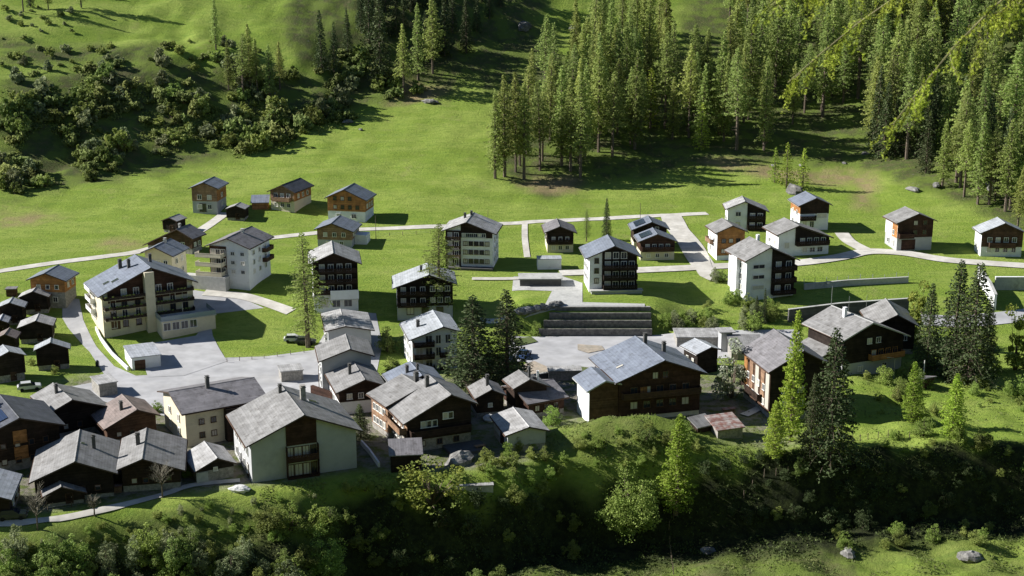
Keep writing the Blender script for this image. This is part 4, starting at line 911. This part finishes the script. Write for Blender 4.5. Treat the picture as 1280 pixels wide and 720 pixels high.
# woodpiles against the walls
def woodpile(px,py,rz,w,label):
    rn=random.Random(int(px)); r=empty('woodpile',at(px,py),rz,label=label,cat='woodpile'); b=MB()
    for i in range(int(w/.16)):
        for j in range(7): b.tube([(i*.16+(j%2)*.08,rn.uniform(-.04,.04),.1+j*.14),(i*.16+(j%2)*.08,.8+rn.uniform(-.05,.05),.1+j*.14)],[.07,.07],6)
    b.build('logs',M['wtan'],r); b=MB(); b.box(-.15,w+.1,-.12,.95,1.12,1.17); b.build('cover_sheet',M['rrust'],r)
woodpile(640,540,.3,2.6,'stacked firewood at the left end of the knoll beside the pale slab roof')
woodpile(132,618,.2,2.4,'stacked firewood beside the footpath in front of the black chalet')
woodpile(905,520,.3,2.2,'stacked firewood below the pale blossoming tree')
fence('low timber garden fence along the grass between the parking area and the tall thin larch',[(284,453),(330,448),(380,441)],2.2,.9)
fence('low timber fence along the upper road in the middle meadow',[(470,296),(520,293),(555,291)],2.6,.9)
for k,(px,py,hh) in enumerate(((470,300,6),(610,292,6),(800,283,6))):
    pole('pole',['thin wooden wire pole beside the upper road, left of three','thin wooden wire pole beside the upper road near the tall white apartment block','thin wooden wire pole beside the upper road, right of three'][k],'pole',px,py,hh,'bark',.08)
# boulders
def boulder(px,py,r,label,sq=(1.2,1,.7),seed=1):
    b=MB(); b.ball((0,0,r*.2),r,0,10,7,sq,.22,random.Random(seed)); o=b.build('boulder',M['rock']); o.location=at(px,py); o.rotation_euler.z=seed; return setp(o,label,'boulder')
boulder(992,240,2.0,'pale boulder under the young larches above the white and timber houses',(1.6,1,.8),2)
boulder(1213,698,1.3,'pale flat boulder on the lit meadow at the lower right',(1.5,1,.6),3)
boulder(574,578,1.6,'brown rock beside the flowering shrub below the dark gabled chalet',(1.6,1,.8),4)
boulder(1060,693,1.0,'grey boulder at the edge of the lit meadow at the bottom',(1.3,1,.7),5)
boulder(885,690,.9,'small pale stone on the shaded bottom slope',(1.3,1,.7),6)
boulder(655,35,2.2,'grey rock outcrop on the meadow between the dark spruces and the larch stand',(1.3,1,.9),7)
boulder(717,38,1.8,'rock outcrop just above the larch stand',(1.5,1,.8),8)
boulder(537,128,1.5,'blue grey stones at the tip of the tree shadow on the meadow',(2,1,.5),9)
rn=random.Random(11)
b0=MB(); b0.ball((0,0,.2),.75,0,8,6,(1.2,1,.75),.25,rn); bme=b0.mesh('boulder',M['rock'])
for k in range(16):
    px=648+k*3.4; py=392-k*.7+rn.uniform(-1.5,1.5)
    o=link('boulder',bme); o.location=at(px,py); o.scale=[rn.uniform(.7,1.3)]*3; o.rotation_euler.z=rn.uniform(0,6); setp(o,'boulder in the row of grey boulders edging the grass left of the apartment house','boulder','row of edging boulders')
for k in range(20):
    px,py=rn.choice([(rn.uniform(330,480),rn.uniform(110,165)),(rn.uniform(870,1100),rn.uniform(188,210)),(rn.uniform(1130,1260),rn.uniform(228,262)),(rn.uniform(1100,1200),rn.uniform(6,22))])
    o=link('boulder',bme); o.location=at(px,py); s=rn.uniform(.6,1.6); o.scale=(s*rn.uniform(1,1.8),s,s); o.rotation_euler.z=rn.uniform(0,6); setp(o,'weathered rock scattered along the foot of the wooded slopes','boulder','scattered slope rocks')
# cars
car(37,487,.35,'csilver','silver car parked on the grass above the solar panel chalet')
car(16,648,.2,'cblack','dark car parked at the lower left edge beside the blue metal roof')
car(368,427,.1,'csilver','silver grey car under the tall thin larch, left of two')
car(382,430,.0,'cblack','black car under the tall thin larch, right of two')
car(655,446,1.2,'cblue','blue car on the street beside the dark spruces')
p=at(122,458); b=MB(); b.box(-.3,.3,-.3,.3,0,.9); b.ball((0,0,.95),.33,0,8,5); o=b.build('litter_bin',M['cblack']); o.location=p; setp(o,'small black litter bin on the road bend left of the white garage','litter bin')

# ---------------------------------------------------------------- vegetation
def quads(C,size,rng,nrm=None,flat=.5,asp=.6):
    """random leaf quads at centres C; returns (n*4,3)"""
    n=len(C); a=rng.normal(size=(n,3)); a[:,2]*=flat; a/=np.linalg.norm(a,axis=1)[:,None]+1e-9
    b=rng.normal(size=(n,3)); b-= (b*a).sum(1)[:,None]*a; b/=np.linalg.norm(b,axis=1)[:,None]+1e-9
    s=(size*rng.uniform(.6,1.3,n))[:,None] if np.isscalar(size) else (size*rng.uniform(.6,1.3,n))[:,None]
    a=a*s; b=b*s*asp
    return np.stack([C-a,C-b*.9,C+a*.9,C+b],1).reshape(-1,3)
def conifer(seed,H,R,nb,per,leaf,bare=.15,droop=.3,top=.0,widest=.3,up=.0,m='larch',trunkr=None,gap=.0,dead=0,irr=.3):
    rng=np.random.default_rng(seed); tr=trunkr or H*.012+.05
    tb=MB(); lean=rng.normal(size=2)*.012*H
    def ax(t): return np.array([lean[0]*t*t,lean[1]*t*t,H*t])
    tb.tube([(ax(t)-(0,0,.6 if t==0 else 0)) for t in (0,.25,.5,.75,.97)],[tr*1.25,tr,tr*.75,tr*.45,.03],6)
    Cs=[]; az=0
    for i in range(nb):
        t=bare+(1-bare)*((i+rng.uniform(0,1))/nb)**.95
        prof=((1-t)/(1-widest))**.85 if t>widest else .72+.28*(t-bare)/(widest-bare+1e-6)
        L=R*prof*rng.uniform(1-irr,1+irr*.6)+.25; az+=2.39996+rng.uniform(-.4,.4)
        d=np.array([math.cos(az),math.sin(az),0]); p0=ax(t)
        dz=up-droop*(1-t)*1.2
        tip=p0+d*L+np.array([0,0,dz*L])
        if L>.8: tb.tube([p0,p0+d*L*.55+np.array([0,0,dz*L*.35]),tip*.9+p0*.1],[tr*.22*(1-t*.6),tr*.14*(1-t*.6),.012],3)
        k=max(3,int(per*(L/R)*rng.uniform(.7,1.3))); s=rng.uniform(.12,1.05,k)**.8
        perp=np.array([-d[1],d[0],0]); lat=rng.normal(size=k)*(.17*L*(1.15-s)+.10*R*.5)
        c=p0+np.outer(s*L,d)+np.outer(lat,perp); c[:,2]+=dz*L*s**1.4-np.abs(rng.normal(size=k))*leaf*.9*(1 if droop>0 else .4)
        Cs.append(c)
    for i in range(dead):
        t=rng.uniform(.05,bare); az=rng.uniform(0,6.3); L=R*rng.uniform(.25,.6); p0=ax(t); tb.tube([p0,p0+np.array([math.cos(az)*L,math.sin(az)*L,-.15*L])],[tr*.12,.01],3)
    C=np.concatenate(Cs); 
    me=np_mesh('crown',quads(C,leaf,rng,flat=.55),4,M[m]); return me,tb.mesh('trunk',M['bark'])
def bushmesh(seed,rx,rz,nc,per,leaf,m='bush',stem=True,open_=.0,asp=.75):
    rng=np.random.default_rng(seed); Cs=[]; tb=MB()
    lob=[(0,0,1.0,.62)]+[(math.cos(q)*rx*rng.uniform(.3,.62),math.sin(q)*rx*rng.uniform(.3,.62),rng.uniform(.45,.95),rng.uniform(.3,.55)) for q in rng.uniform(0,6.283,5)]
    for i in range(nc):
        lx,ly,lh,lr=lob[i%len(lob)]; a=rng.uniform(0,6.283); u=rng.uniform(0,1)**.5; zz=rng.uniform(.05,1)
        rr=rx*lr*u*math.sqrt(max(.05,1-((zz-.35)/.68)**2)); c=np.array([lx+math.cos(a)*rr,ly+math.sin(a)*rr,zz*rz*lh*rng.uniform(.9,1.08)])
        cr=rng.uniform(.10,.30)*min(rx,rz)*(1-open_*.4)
        v=rng.normal(size=(per,3)); v/=np.linalg.norm(v,axis=1)[:,None]; v*=(rng.uniform(.45,1.1,per)**.6)[:,None]*cr; v[:,2]*=.8
        Cs.append(c+v)
        if i%3==0: tb.tube([(c[0]*.05,c[1]*.05,-.3),(c[0]*.5,c[1]*.5,c[2]*.45),tuple(c)],[.05+rz*.008,.035+rz*.004,.012],3)
    C=np.concatenate(Cs); return np_mesh('foliage',quads(C,leaf,rng,flat=1,asp=asp),4,M[m]),tb.mesh('stem',M['bark'])
SHRUBS=[]
def place(kind,meshes,px,py,s,rz,label,cat,group=None,parts=('crown','trunk'),pos=None,sz=None,mats=None):
    p=pos or at(px,py); r=empty(kind,p,rz,label=label,cat=cat,group=group); r.scale=(s,s,s*(sz or 1))
    for me,n in zip(meshes,parts): link(n,me,r)
    if kind=='shrub': SHRUBS.append(r)
    return r
def scale_at(px,py): 
    p=at(px,py); c,s_=math.cos(PITCH),math.sin(PITCH); return F/(p[1]*c-(p[2]-CAMZ)*s_)
LV=[conifer(s,26,2.9+.5*(s%4),170+16*(s%3),22,.34,bare=.12+.08*(s%4),droop=[.28,.1,.4,.2][s%4],widest=[.3,.5,.2,.4][s%4],m='larchd' if s%3==0 else 'larch',dead=16,irr=.6) for s in range(10)]
SV=[conifer(20+s,24,3.4,150,26,.36,bare=.06,droop=.5,widest=.1,m='spruce') for s in range(3)]
LY=[conifer(30+s,12,2.2,90,16,.24,bare=.05,droop=.1,widest=.2,m='larchy') for s in range(2)]
rn=random.Random(5)
def scatter(P,n,mind,meshes,kind,label,cat,group,smin,smax,parts=('crown','trunk'),szv=.12,seed=1,avoid=(),own=None,maxtry=60,cond=None):
    rn=random.Random(seed); xs=[p[0] for p in P]; ys=[p[1] for p in P]; pts=own if own is not None else []; c=0; t=0
    while c<n and t<n*maxtry:
        t+=1; p=(rn.uniform(min(xs),max(xs)),rn.uniform(min(ys),max(ys)))
        if not inpoly(p,P) or any(inpoly(p,a) for a in avoid): continue
        g_=at(*p)
        if not g_ or (cond and not cond(g_[0],g_[1])): continue
        if any((g_[0]-q[0])**2+(g_[1]-q[1])**2<mind*mind for q in pts): continue
        pts.append(g_); c+=1
        place(kind,rn.choice(meshes),0,0,rn.uniform(smin,smax),rn.uniform(0,6.28),label,cat,group,parts,pos=g_,sz=rn.uniform(1-szv,1+szv))
    return c
used=[]
# named front larches of the stand
for k,(px,py,hp) in enumerate([(619,223,112),(631,221,128),(655,224,120),(675,213,112),(702,207,125),(713,214,118),(731,196,116),(748,190,130)]):
    g_=at(px,py); used.append(g_); place('larch_tree',LV[k%6],px,py,hp/scale_at(px,py)/26,k*1.3,'tall thin larch with bare lower trunk at the front edge of the larch stand','tree','front larches of the stand')
n=0
n+=scatter([(640,215),(725,222),(800,186),(880,168),(850,120),(835,60),(800,40),(720,70),(690,110),(650,165)],62,3.0,LV,'larch_tree','tall green larch inside the stand on the middle meadow','tree','larches of the middle stand',.7,1.15,own=used,seed=2)
n+=scatter([(862,20),(866,190),(960,196),(1000,150),(1085,140),(1092,205),(1190,246),(1310,285),(1310,-75),(900,-75)],232,3.5,LV,'larch_tree','tall green larch in the dense forest covering the upper right slope','tree','larches of the upper right forest',.66,1.28,own=used,seed=3,avoid=([(838,-90),(908,-90),(908,112),(838,112)],))
n+=scatter([(1095,205),(1190,243),(1275,268),(1300,230),(1180,190),(1090,150)],16,3.2,SV,'spruce_tree','dark spruce mixed among the larches at the foot of the right forest','tree','spruces of the right forest',.7,1.05,own=used,seed=4)
for k,(px,py,hp) in enumerate([(876,188,60),(813,160,75),(983,235,58),(1003,236,52),(968,228,45)]):
    place('young_larch',LY[k%2],px,py,hp/scale_at(px,py)/12,k,['bright narrow young larch at the foot of the forest right of the stand','pale young larch inside the middle stand','bright young larch right behind the pale boulder, tallest of three','bright young larch right of the pale boulder','small bright young larch left of the pale boulder'][k],'tree')
# dark spruces upper centre left
u2=[]
for k,(px,py,hp) in enumerate([(270,62,66),(402,88,74),(418,92,64),(476,104,112),(462,60,90),(505,118,88),(523,100,95),(541,92,98),(556,70,80),(583,66,70),(470,30,60),(596,40,50),(612,22,45),(626,8,40),(566,40,60),(435,70,60),(313,110,80)]):
    mm=(SV if k not in(5,6,7,0,16) else LV)[k%3]; H0=24 if mm in SV else 26
    g_=at(px,py); u2.append(g_); place('spruce_tree' if mm in SV else 'larch_tree',mm,px,py,hp/scale_at(px,py)/H0,k*.9,'dark conifer casting its shadow across the gully at the upper centre left','tree','dark conifers of the upper gully')
scatter([(430,-30),(450,40),(500,80),(550,80),(600,15),(640,-30)],30,3.0,SV,'spruce_tree','dark spruce in the shaded wood at the top centre of the photo','tree','spruces of the shaded top wood',.6,.95,own=u2,seed=7)
scatter([(0,-30),(20,25),(90,15),(250,-10),(300,-30)],12,6,SV+LV,'spruce_tree','conifer on the top left slope beyond the bright terrace','tree','conifers of the top left slope',.4,.7,own=u2,seed=8)
# hillside shrubs
BV=[bushmesh(40+s,2.4,3.0,34,22,.32,['thicket','bush','bushg'][s%3]) for s in range(8)]
SB=[(0,105),(95,88),(210,78),(330,88),(425,112),(440,150),(345,186),(270,200),(200,215),(60,236),(0,246)]
own=[]
scatter(SB,185,2.3,BV,'shrub','leafy shrub among the thicket on the steep left hillside','shrub','shrubs of the left hillside',.6,1.75,('foliage','stem'),.3,seed=9,own=own,cond=lambda x,y:nz(x,y,17,21)>-.12)
scatter([(0,60),(60,60),(220,48),(330,60),(330,95),(210,85),(95,92),(0,110)],36,3,BV,'shrub','low shrub on the bright terrace above the left hillside thicket','shrub','shrubs of the left terrace',.35,1.0,('foliage','stem'),.25,seed=10,own=own)
scatter([(0,0),(90,5),(110,40),(40,60),(0,50)],16,3,BV,'shrub','low shrub in the top left corner','shrub','shrubs of the top left corner',.3,.8,('foliage','stem'),.2,seed=12,own=own)
scatter([(400,70),(460,60),(480,95),(560,110),(500,130),(440,135),(400,120)],20,2.6,BV,'shrub','shrub at the foot of the dark conifers in the gully','shrub','shrubs of the gully',.7,1.5,('foliage','stem'),.25,seed=13,own=own)
# ---- village trees
def vtree(kind,meshes,px,py,hp,H0,label,rz=0,cat='tree',parts=('crown','trunk'),wide=1):
    s=hp/scale_at(px,py)/H0; r=place(kind,meshes,px,py,s,rz,label,cat,parts=parts); r.scale=(s*wide,s*wide,s); return r
TL=[conifer(60+s,24,2.9,190,42,.18,bare=.14,droop=.22,widest=.5,m='larch',dead=14,irr=.6) for s in range(2)]
vtree('larch_tree',TL[0],385,434,148,24,'tall thin larch rising from the grass beside the parking area',wide=1.35)
vtree('larch_tree',TL[1],549,395,120,24,'tall slender larch in front of the pale blue metal roof',1.,wide=1.5)
HS=[conifer(70+s,20,3.9,200,50,.22,bare=.03,droop=.45,widest=.08,m='spruce',irr=.25) for s in range(3)]
vtree('spruce_tree',HS[0],592,482,118,20,'very dark spruce, left one of the pair behind the central chalets',wide=2.0)
vtree('spruce_tree',HS[1],634,478,122,20,'dark green spruce, right one of the pair behind the central chalets',2,wide=1.5)
vtree('spruce_tree',HS[2],758,300,54,20,'narrow dark spruce behind the tall balconied apartment house',1,wide=.75)
vtree('larch_tree',TL[0],733,302,42,24,'small thin larch left of the narrow dark spruce',1,wide=1)
BL=[conifer(80+s,18,2.5,200,42,.20,bare=.04,droop=.05,widest=.28,m='larchy',up=.15,irr=.3) for s in range(2)]
vtree('larch_tree',BL[0],988,552,172,18,'tall bright green larch rising beside the orange fronted chalet',wide=.7)
vtree('larch_tree',BL[1],968,572,75,18,'short bright larch at the foot of the tall bright green larch',2,wide=1.5)
vtree('spruce_tree',HS[1],1037,578,176,20,'large dark spruce in front of the broad dark chalet',.7,wide=1.2)
vtree('spruce_tree',HS[0],1012,580,120,20,'dull green spruce squeezed between the bright larch and the large dark spruce',1.7,wide=.8)
vtree('larch_tree',BL[0],1140,528,80,18,'light green young larch right of the bent street lamp',3,wide=1.3)
vtree('larch_tree',BL[1],1190,548,86,18,'light green young larch standing in the sunlit rough meadow',4,wide=1.4)
vtree('spruce_tree',HS[2],1158,462,112,20,'dark spruce, left one of the group at the right',4,wide=1.0)
vtree('spruce_tree',HS[0],1190,470,150,20,'tall dark spruce in the middle of the group at the right',2.4,wide=1.15)
vtree('spruce_tree',HS[1],1212,478,155,20,'tallest broad dark spruce at the right, with its bare trunk foot in the grass',5.1,wide=1.25)
vtree('spruce_tree',HS[2],1232,462,96,20,'dark spruce, rightmost of the group at the right',.4,wide=.9)
BT=[bushmesh(90+s,3.2,8.0,34,60,.20,['yellow','leafy','blossom','bush'][s]) for s in range(4)]
vtree('birch_tree',BT[0],1148,432,88,8,'yellow green birch left of the dark spruce group',cat='tree',parts=('foliage','trunk'),wide=.75)
vtree('birch_tree',BT[0],1268,462,92,8,'yellow green birch at the right edge beside the spruces',2,parts=('foliage','trunk'),wide=.8)
vtree('fruit_tree',BT[2],916,498,68,8,'pale blossoming tree left of the orange fronted chalet',parts=('foliage','trunk'),wide=1.15)
vtree('larch_tree',BL[0],845,640,130,18,'tall bright larch standing alone on the dark front slope',1.1,wide=1.25)
BB=[bushmesh(100+s,3.0,5.2,80,60,.13,['leafy','bush','leafy','bushg'][s],asp=.8) for s in range(4)]
RT=bushmesh(120,2.9,5.4,120,95,.085,'leafy',asp=.8)
for k,(px,py,hp) in enumerate([(286,112,62),(304,122,80),(322,118,70),(338,130,74),(350,112,60)]):  # row added so its shadows fall into the hollow
    place('larch_tree',LV[(k*3)%10],px,py,hp/scale_at(px,py)/26,k*1.7,'larch in the loose row above the shaded hollow of the left hillside','tree','larches of the left hollow')
vtree('round_tree',RT,787,664,80,5.2,'round leafy tree left of the lone bright larch on the front slope',parts=('foliage','trunk'))
vtree('shrub',RT,405,722,62,5.2,'round bright shrub alone in the dark hollow at the bottom',parts=('foliage','stem'),cat='shrub')
YS_=bushmesh(110,3.0,5.2,70,30,.12,'yellow',open_=.6)
vtree('shrub',YS_,540,628,66,5.2,'sparse yellowish shrub below the dark gabled chalet',parts=('foliage','stem'),cat='shrub',wide=1.5)
vtree('shrub',BB[1],485,440,30,5.2,'grey green shrub on the lawn between the grey house and the white house',parts=('foliage','stem'),cat='shrub',wide=1)
vtree('shrub',BB[2],490,474,26,5.2,'bright shrub on the lawn below the grey green shrub',parts=('foliage','stem'),cat='shrub',wide=1.3)
vtree('spruce_tree',HS[2],451,548,46,20,'small dark conifer between the grey green house and the pink boarded chalet',parts=('crown','trunk'),wide=1.7)
vtree('spruce_tree',HS[1],955,404,46,20,'slim dark conifer at the foot of the white apartment house, right one',wide=.6)
vtree('spruce_tree',HS[0],945,402,34,20,'dark conifer at the foot of the white apartment house, left one',wide=1.0)
vtree('shrub',BB[1],903,352,15,5.2,'dark round shrub left of the white apartment house',parts=('foliage','stem'),cat='shrub',wide=1.2)
vtree('shrub',BB[3],893,352,17,5.2,'grey round shrub beside the middle road left of the apartment house',parts=('foliage','stem'),cat='shrub',wide=1)
hs_=[]
scatter([(868,398),(880,380),(930,372),(960,385),(975,408),(940,415),(850,412)],16,1.8,BB,'shrub','leafy shrub on the bank below the white apartment house','shrub','shrubs of the apartment bank',.38,.75,('foliage','stem'),.1,seed=20,own=hs_)
scatter([(822,400),(850,392),(880,412),(828,414)],6,1.8,BB,'shrub','leafy shrub behind the roof of the huge brown chalet','shrub','shrubs behind the huge chalet',.4,.6,('foliage','stem'),.1,seed=21,own=hs_)
scatter([(170,590),(235,580),(240,602),(180,606)],6,1.6,BB,'shrub','brownish shrub along the wall behind the globe lamp','shrub','shrubs by the globe lamp',.3,.5,('foliage','stem'),.1,seed=22,own=hs_)
scatter([(1060,470),(1290,455),(1290,590),(1180,580),(1070,540)],22,2.5,[BB[1],BB[0],BB[2]],'shrub','leafy shrub on the sunlit rough meadow at the right','shrub','shrubs of the rough meadow',.3,.7,('foliage','stem'),.15,seed=41,own=hs_)
for k,(px,py,s) in enumerate([(560,520,22),(478,505,20),(670,418,16),(705,412,12),(835,470,22),(1000,470,26),(1105,480,22),(262,520,16),(195,515,14),(500,545,20),(690,530,22)]):
    vtree('shrub',BB[k%4],px,py,s,5.2,['green shrub at the right end of the big dark gabled chalet roof','green shrub behind the pink boarded chalet','shrub at the left end of the stepped wall','small shrub on the stepped wall','shrub right of the huge brown chalet roof','shrub beside the tall bright larch and the broad dark chalet','shrub in front of the orange balcony chalet','small shrub behind the cream house','small shrub right of the lichen roofed chalet','shrub beside the black single slope shed','shrub at the left foot of the huge brown chalet'][k],parts=('foliage','stem'),cat='shrub',wide=1.2)
for k,(px,py,hp) in enumerate([(1262,262,95),(1236,256,105),(1272,285,80),(1205,246,98)]):
    place('larch_tree',LV[(k*2+1)%10],px,py,hp/scale_at(px,py)/26,k*1.1,'tall larch at the lowest right corner of the forest, above the striped roof house','tree','larches above the right edge house')
def baretree(px,py,H,seed,label):
    rng=random.Random(seed); r=empty('bare_tree',at(px,py),label=label,cat='tree'); tb=MB(); tw=MB()
    tb.tube([(0,0,-.3),(.05,0,H*.3),(-.05,.05,H*.6)],[.14,.11,.06],6)
    for i in range(46):
        z=H*rng.uniform(.28,.62); a=rng.uniform(0,6.28); L=H*rng.uniform(.2,.42); d=Vector((math.cos(a),math.sin(a),rng.uniform(.6,1.6))).normalized(); p=Vector((0,0,z)); q=p+d*L
        tw.tube([p,p+d*L*.5+Vector((0,0,.1)),q],[.045,.028,.01],3)
        for j in range(6):
            d2=(d+Vector((rng.uniform(-1,1),rng.uniform(-1,1),rng.uniform(-.3,.8)))*.8).normalized(); s=p+d*L*rng.uniform(.3,.95); tw.tube([s,s+d2*L*.4],[.02,.006],3)
    tb.build('trunk',M['bark'],r); tw.build('branches',M['twigs'],r)
baretree(47,662,7.0,1,'small leafless tree beside the footpath at the lower left corner')
baretree(203,622,6.5,2,'small leafless tree beside the footpath in front of the grey roof')
baretree(118,645,3.5,3,'low leafless bush tree in front of the low black outbuilding')
# front slope shrubs
DB=bushmesh(130,3.0,4.6,70,46,.13,'spruce',asp=.8)  # dark needle colour puts deep shade into these slope shrubs
own=[]
FP=[[(0,705),(60,695),(120,690),(200,676),(290,664),(400,652),(425,670),(440,790),(0,800)]]
scatter([(0,672),(120,660),(200,642),(290,628),(400,622),(425,650),(200,680),(0,705)],44,1.2,[BB[1],BB[3],BB[0]],'shrub','low shrub on the grassy strip just below the footpath','shrub','shrubs of the footpath strip',.12,.3,('foliage','stem'),.15,seed=29,own=own)
scatter(FP[0],105,1.5,[BB[1],BB[3],BB[1],BB[0]],'shrub','dense leafy shrub on the front slope below the footpath','shrub','shrubs of the front slope',.36,.95,('foliage','stem'),.15,seed=30,own=own)
scatter([(430,602),(600,610),(700,600),(760,690),(600,740),(430,740)],34,2.2,[DB,BB[1]],'shrub','dark shrub in the shaded hollow under the grey green house','shrub','shrubs of the shaded hollow',.3,.7,('foliage','stem'),.15,seed=31,own=own)
scatter([(600,575),(640,560),(720,535),(860,522),(880,560),(830,590),(760,580),(660,640),(600,620)],40,1.5,[BB[1],BB[0],BB[2],BB[1]],'shrub','shrub on the sunlit grassy knoll in front of the chalets','shrub','shrubs of the knoll',.15,.5,('foliage','stem'),.15,seed=32,own=own)
scatter([(870,560),(960,575),(1060,590),(1240,590),(1260,640),(1100,660),(900,650)],44,2.0,[DB,DB,DB,BB[1]],'shrub','shrub on the shaded right part of the front slope','shrub','shrubs of the right slope',.25,.6,('foliage','stem'),.15,seed=33,own=own)
scatter([(1040,640),(1240,640),(1270,680),(1050,690)],12,2,[BB[1],BB[0]],'shrub','shrub at the edge of the lit bottom meadow','shrub','shrubs of the bottom meadow',.2,.5,('foliage','stem'),.15,seed=35,own=own)
scatter([(1080,480),(1290,470),(1290,600),(1200,590),(1090,560)],26,2.5,[BB[1],BB[0],BB[2]],'shrub','low shrub on the sunlit rough meadow at the right','shrub','shrubs of the rough meadow',.12,.42,('foliage','stem'),.15,seed=36,own=own)
scatter([(0,400),(110,440),(60,480),(0,480)],5,2,[BB[1]],'shrub','small shrub between the black barns','shrub','shrubs between the barns',.2,.4,('foliage','stem'),.1,seed=37,own=own)
# the 300 shrubs that show largest stay objects; the many small ones are one mass
def shown(r):
    x,y,z=r.location; q=project(x,y,z); inside=-15<q[0]<1295 and -15<q[1]<760
    return (r.scale.z*5/abs(y) if inside else 0)+(1 if not r.get('group') else 0)
SHRUBS.sort(key=shown,reverse=True)
byname={}
for r in SHRUBS[297:]:
    bpy.context.view_layer.update()
    break
for r in SHRUBS[297:]:
    mw=Matrix.LocRotScale(r.location,r.rotation_euler,r.scale); fo=[c for c in r.children if c.name.startswith('foliage')][0]; me=fo.data
    co=np.empty(len(me.vertices)*3,dtype=np.float32); me.vertices.foreach_get('co',co); co=co.reshape(-1,3); m3=np.array(mw)
    byname.setdefault(me.materials[0].name,[]).append(co@m3[:3,:3].T+m3[:3,3])
    for c in list(r.children): bpy.data.objects.remove(c)
    bpy.data.objects.remove(r)
for k,v in byname.items():
    setp(link('low_scrub',np_mesh('low_scrub',np.concatenate(v),4,bpy.data.materials[k])),kind='stuff')
# undergrowth and grass tufts: nobody could count them
rng=np.random.default_rng(5); C=[]; CB=[]
rr=random.Random(9)
for k in range(52000):
    x=rr.uniform(-88,90); yl=lerp_pts(LIP,x); y=yl+rr.uniform(-22,3.0)
    if x>40 and rr.random()<.3: y=yl+rr.uniform(0,45)
    if 3<x<40 and rr.random()<.35: y=yl+rr.uniform(0,12)
    if nz(x,y,3.2,4)<-.12+.2*rr.random(): continue
    if -85<x<-38 and y>yl-3: continue
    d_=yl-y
    (CB if x>-27 and 0<d_+1.5*nz(x,y,3,2)<13 else C).append((x,y,h(x,y)+rr.uniform(0,.22)))  # tufts on the bank get the colour with shade painted in
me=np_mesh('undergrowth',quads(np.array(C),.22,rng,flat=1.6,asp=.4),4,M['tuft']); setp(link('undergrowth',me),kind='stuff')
me=np_mesh('undergrowth',quads(np.array(CB),.24,rng,flat=1.2,asp=.6),4,M['painted_shade']); setp(link('undergrowth',me),kind='stuff')
C=[]
for k in range(26000):
    px,py=rr.uniform(0,450),rr.uniform(85,240)
    if not inpoly((px,py),SB): continue
    p=ground(px,py,hs)
    if nz(p[0],p[1],17,21)<-.2: continue
    if nz(p[0],p[1],6,4)<-.1+.15*rr.random(): continue
    C.append((p[0],p[1],h(p[0],p[1])+rr.uniform(0,.5)))
C=np.array(C); me=np_mesh('undergrowth',quads(C,.42,rng,flat=1.2,asp=.6),4,M['bush']); setp(link('undergrowth',me),kind='stuff')
# ---- near larch whose branches hang into the upper right
def near_larch():
    rg=random.Random(3); bx,by=10.5,17.0; z0=h(bx,by); r=empty('larch_tree',(bx,by,z0),label='near larch whose fresh green branches hang into the upper right corner',cat='tree')
    tb=MB(); tb.tube([(0,0,-.5),(.1,0,6),(0,.1,12),(0,.1,18)],[.34,.28,.2,.1],10); tb.build('trunk',M['bark'],r)
    limbs=MB(); C=[]
    def twig(s,d,L,depth=0):
        P=[s]; dd=d.copy(); n=4
        for i in range(n):
            dd=(dd+Vector((rg.uniform(-.25,.25),rg.uniform(-.25,.25),-.16))).normalized(); P.append(P[-1]+dd*L/n)
        limbs.tube(P,[.009*(1-i/5) for i in range(n+1)],3)
        k=int(L*44)
        for q in range(k):
            t=rg.random()*n; i=min(n-1,int(t)); p=P[i].lerp(P[i+1],t-i); C.append(tuple(p+Vector((rg.gauss(0,.015),rg.gauss(0,.015),rg.gauss(0,.015)))))
        if depth<1:
            for i in range(1,n):
                if rg.random()<.8: twig(P[i],(dd+Vector((rg.uniform(-1,1),rg.uniform(-.8,.8),rg.uniform(-.6,.3)))).normalized(),L*.5,1)
    for li in range(56):
        low=li%28==3
        ln=rg.uniform(3,8.6)*(.4 if low else 1); za=rg.uniform(85.9,89.6) if not low else rg.uniform(81.5,83.5); a=rg.uniform(-.32,.45)
        d=Vector((-math.cos(a),math.sin(a),-rg.uniform(.0,.2))).normalized(); p=Vector((0,0,za-z0)); P=[p]; n=14
        for i in range(n):
            d=(d+Vector((rg.uniform(-.10,.10),rg.uniform(-.16,.16),rg.uniform(-.15,.11)))).normalized(); P.append(P[-1]+d*ln/n)
        limbs.tube(P,[.03*(1-t/(n+1))+.004 for t in range(n+1)],5)
        for i in range(3,n+1):
            for j in range(5):
                s=P[i].lerp(P[i-1],rg.random()); twig(s,(d*.5+Vector((rg.uniform(-.6,.5),rg.uniform(-.7,.7),rg.uniform(-.8,.25)))).normalized(),rg.uniform(.2,.6))
    limbs.build('limbs',M['limb'],r)
    C=np.array(C); V=np.concatenate([quads(C+rng.normal(size=C.shape)*.012,.024,rng,flat=1,asp=.3) for _ in range(3)])
    link('crown',np_mesh('crown',V,4,M['larchy']),r)
near_larch()
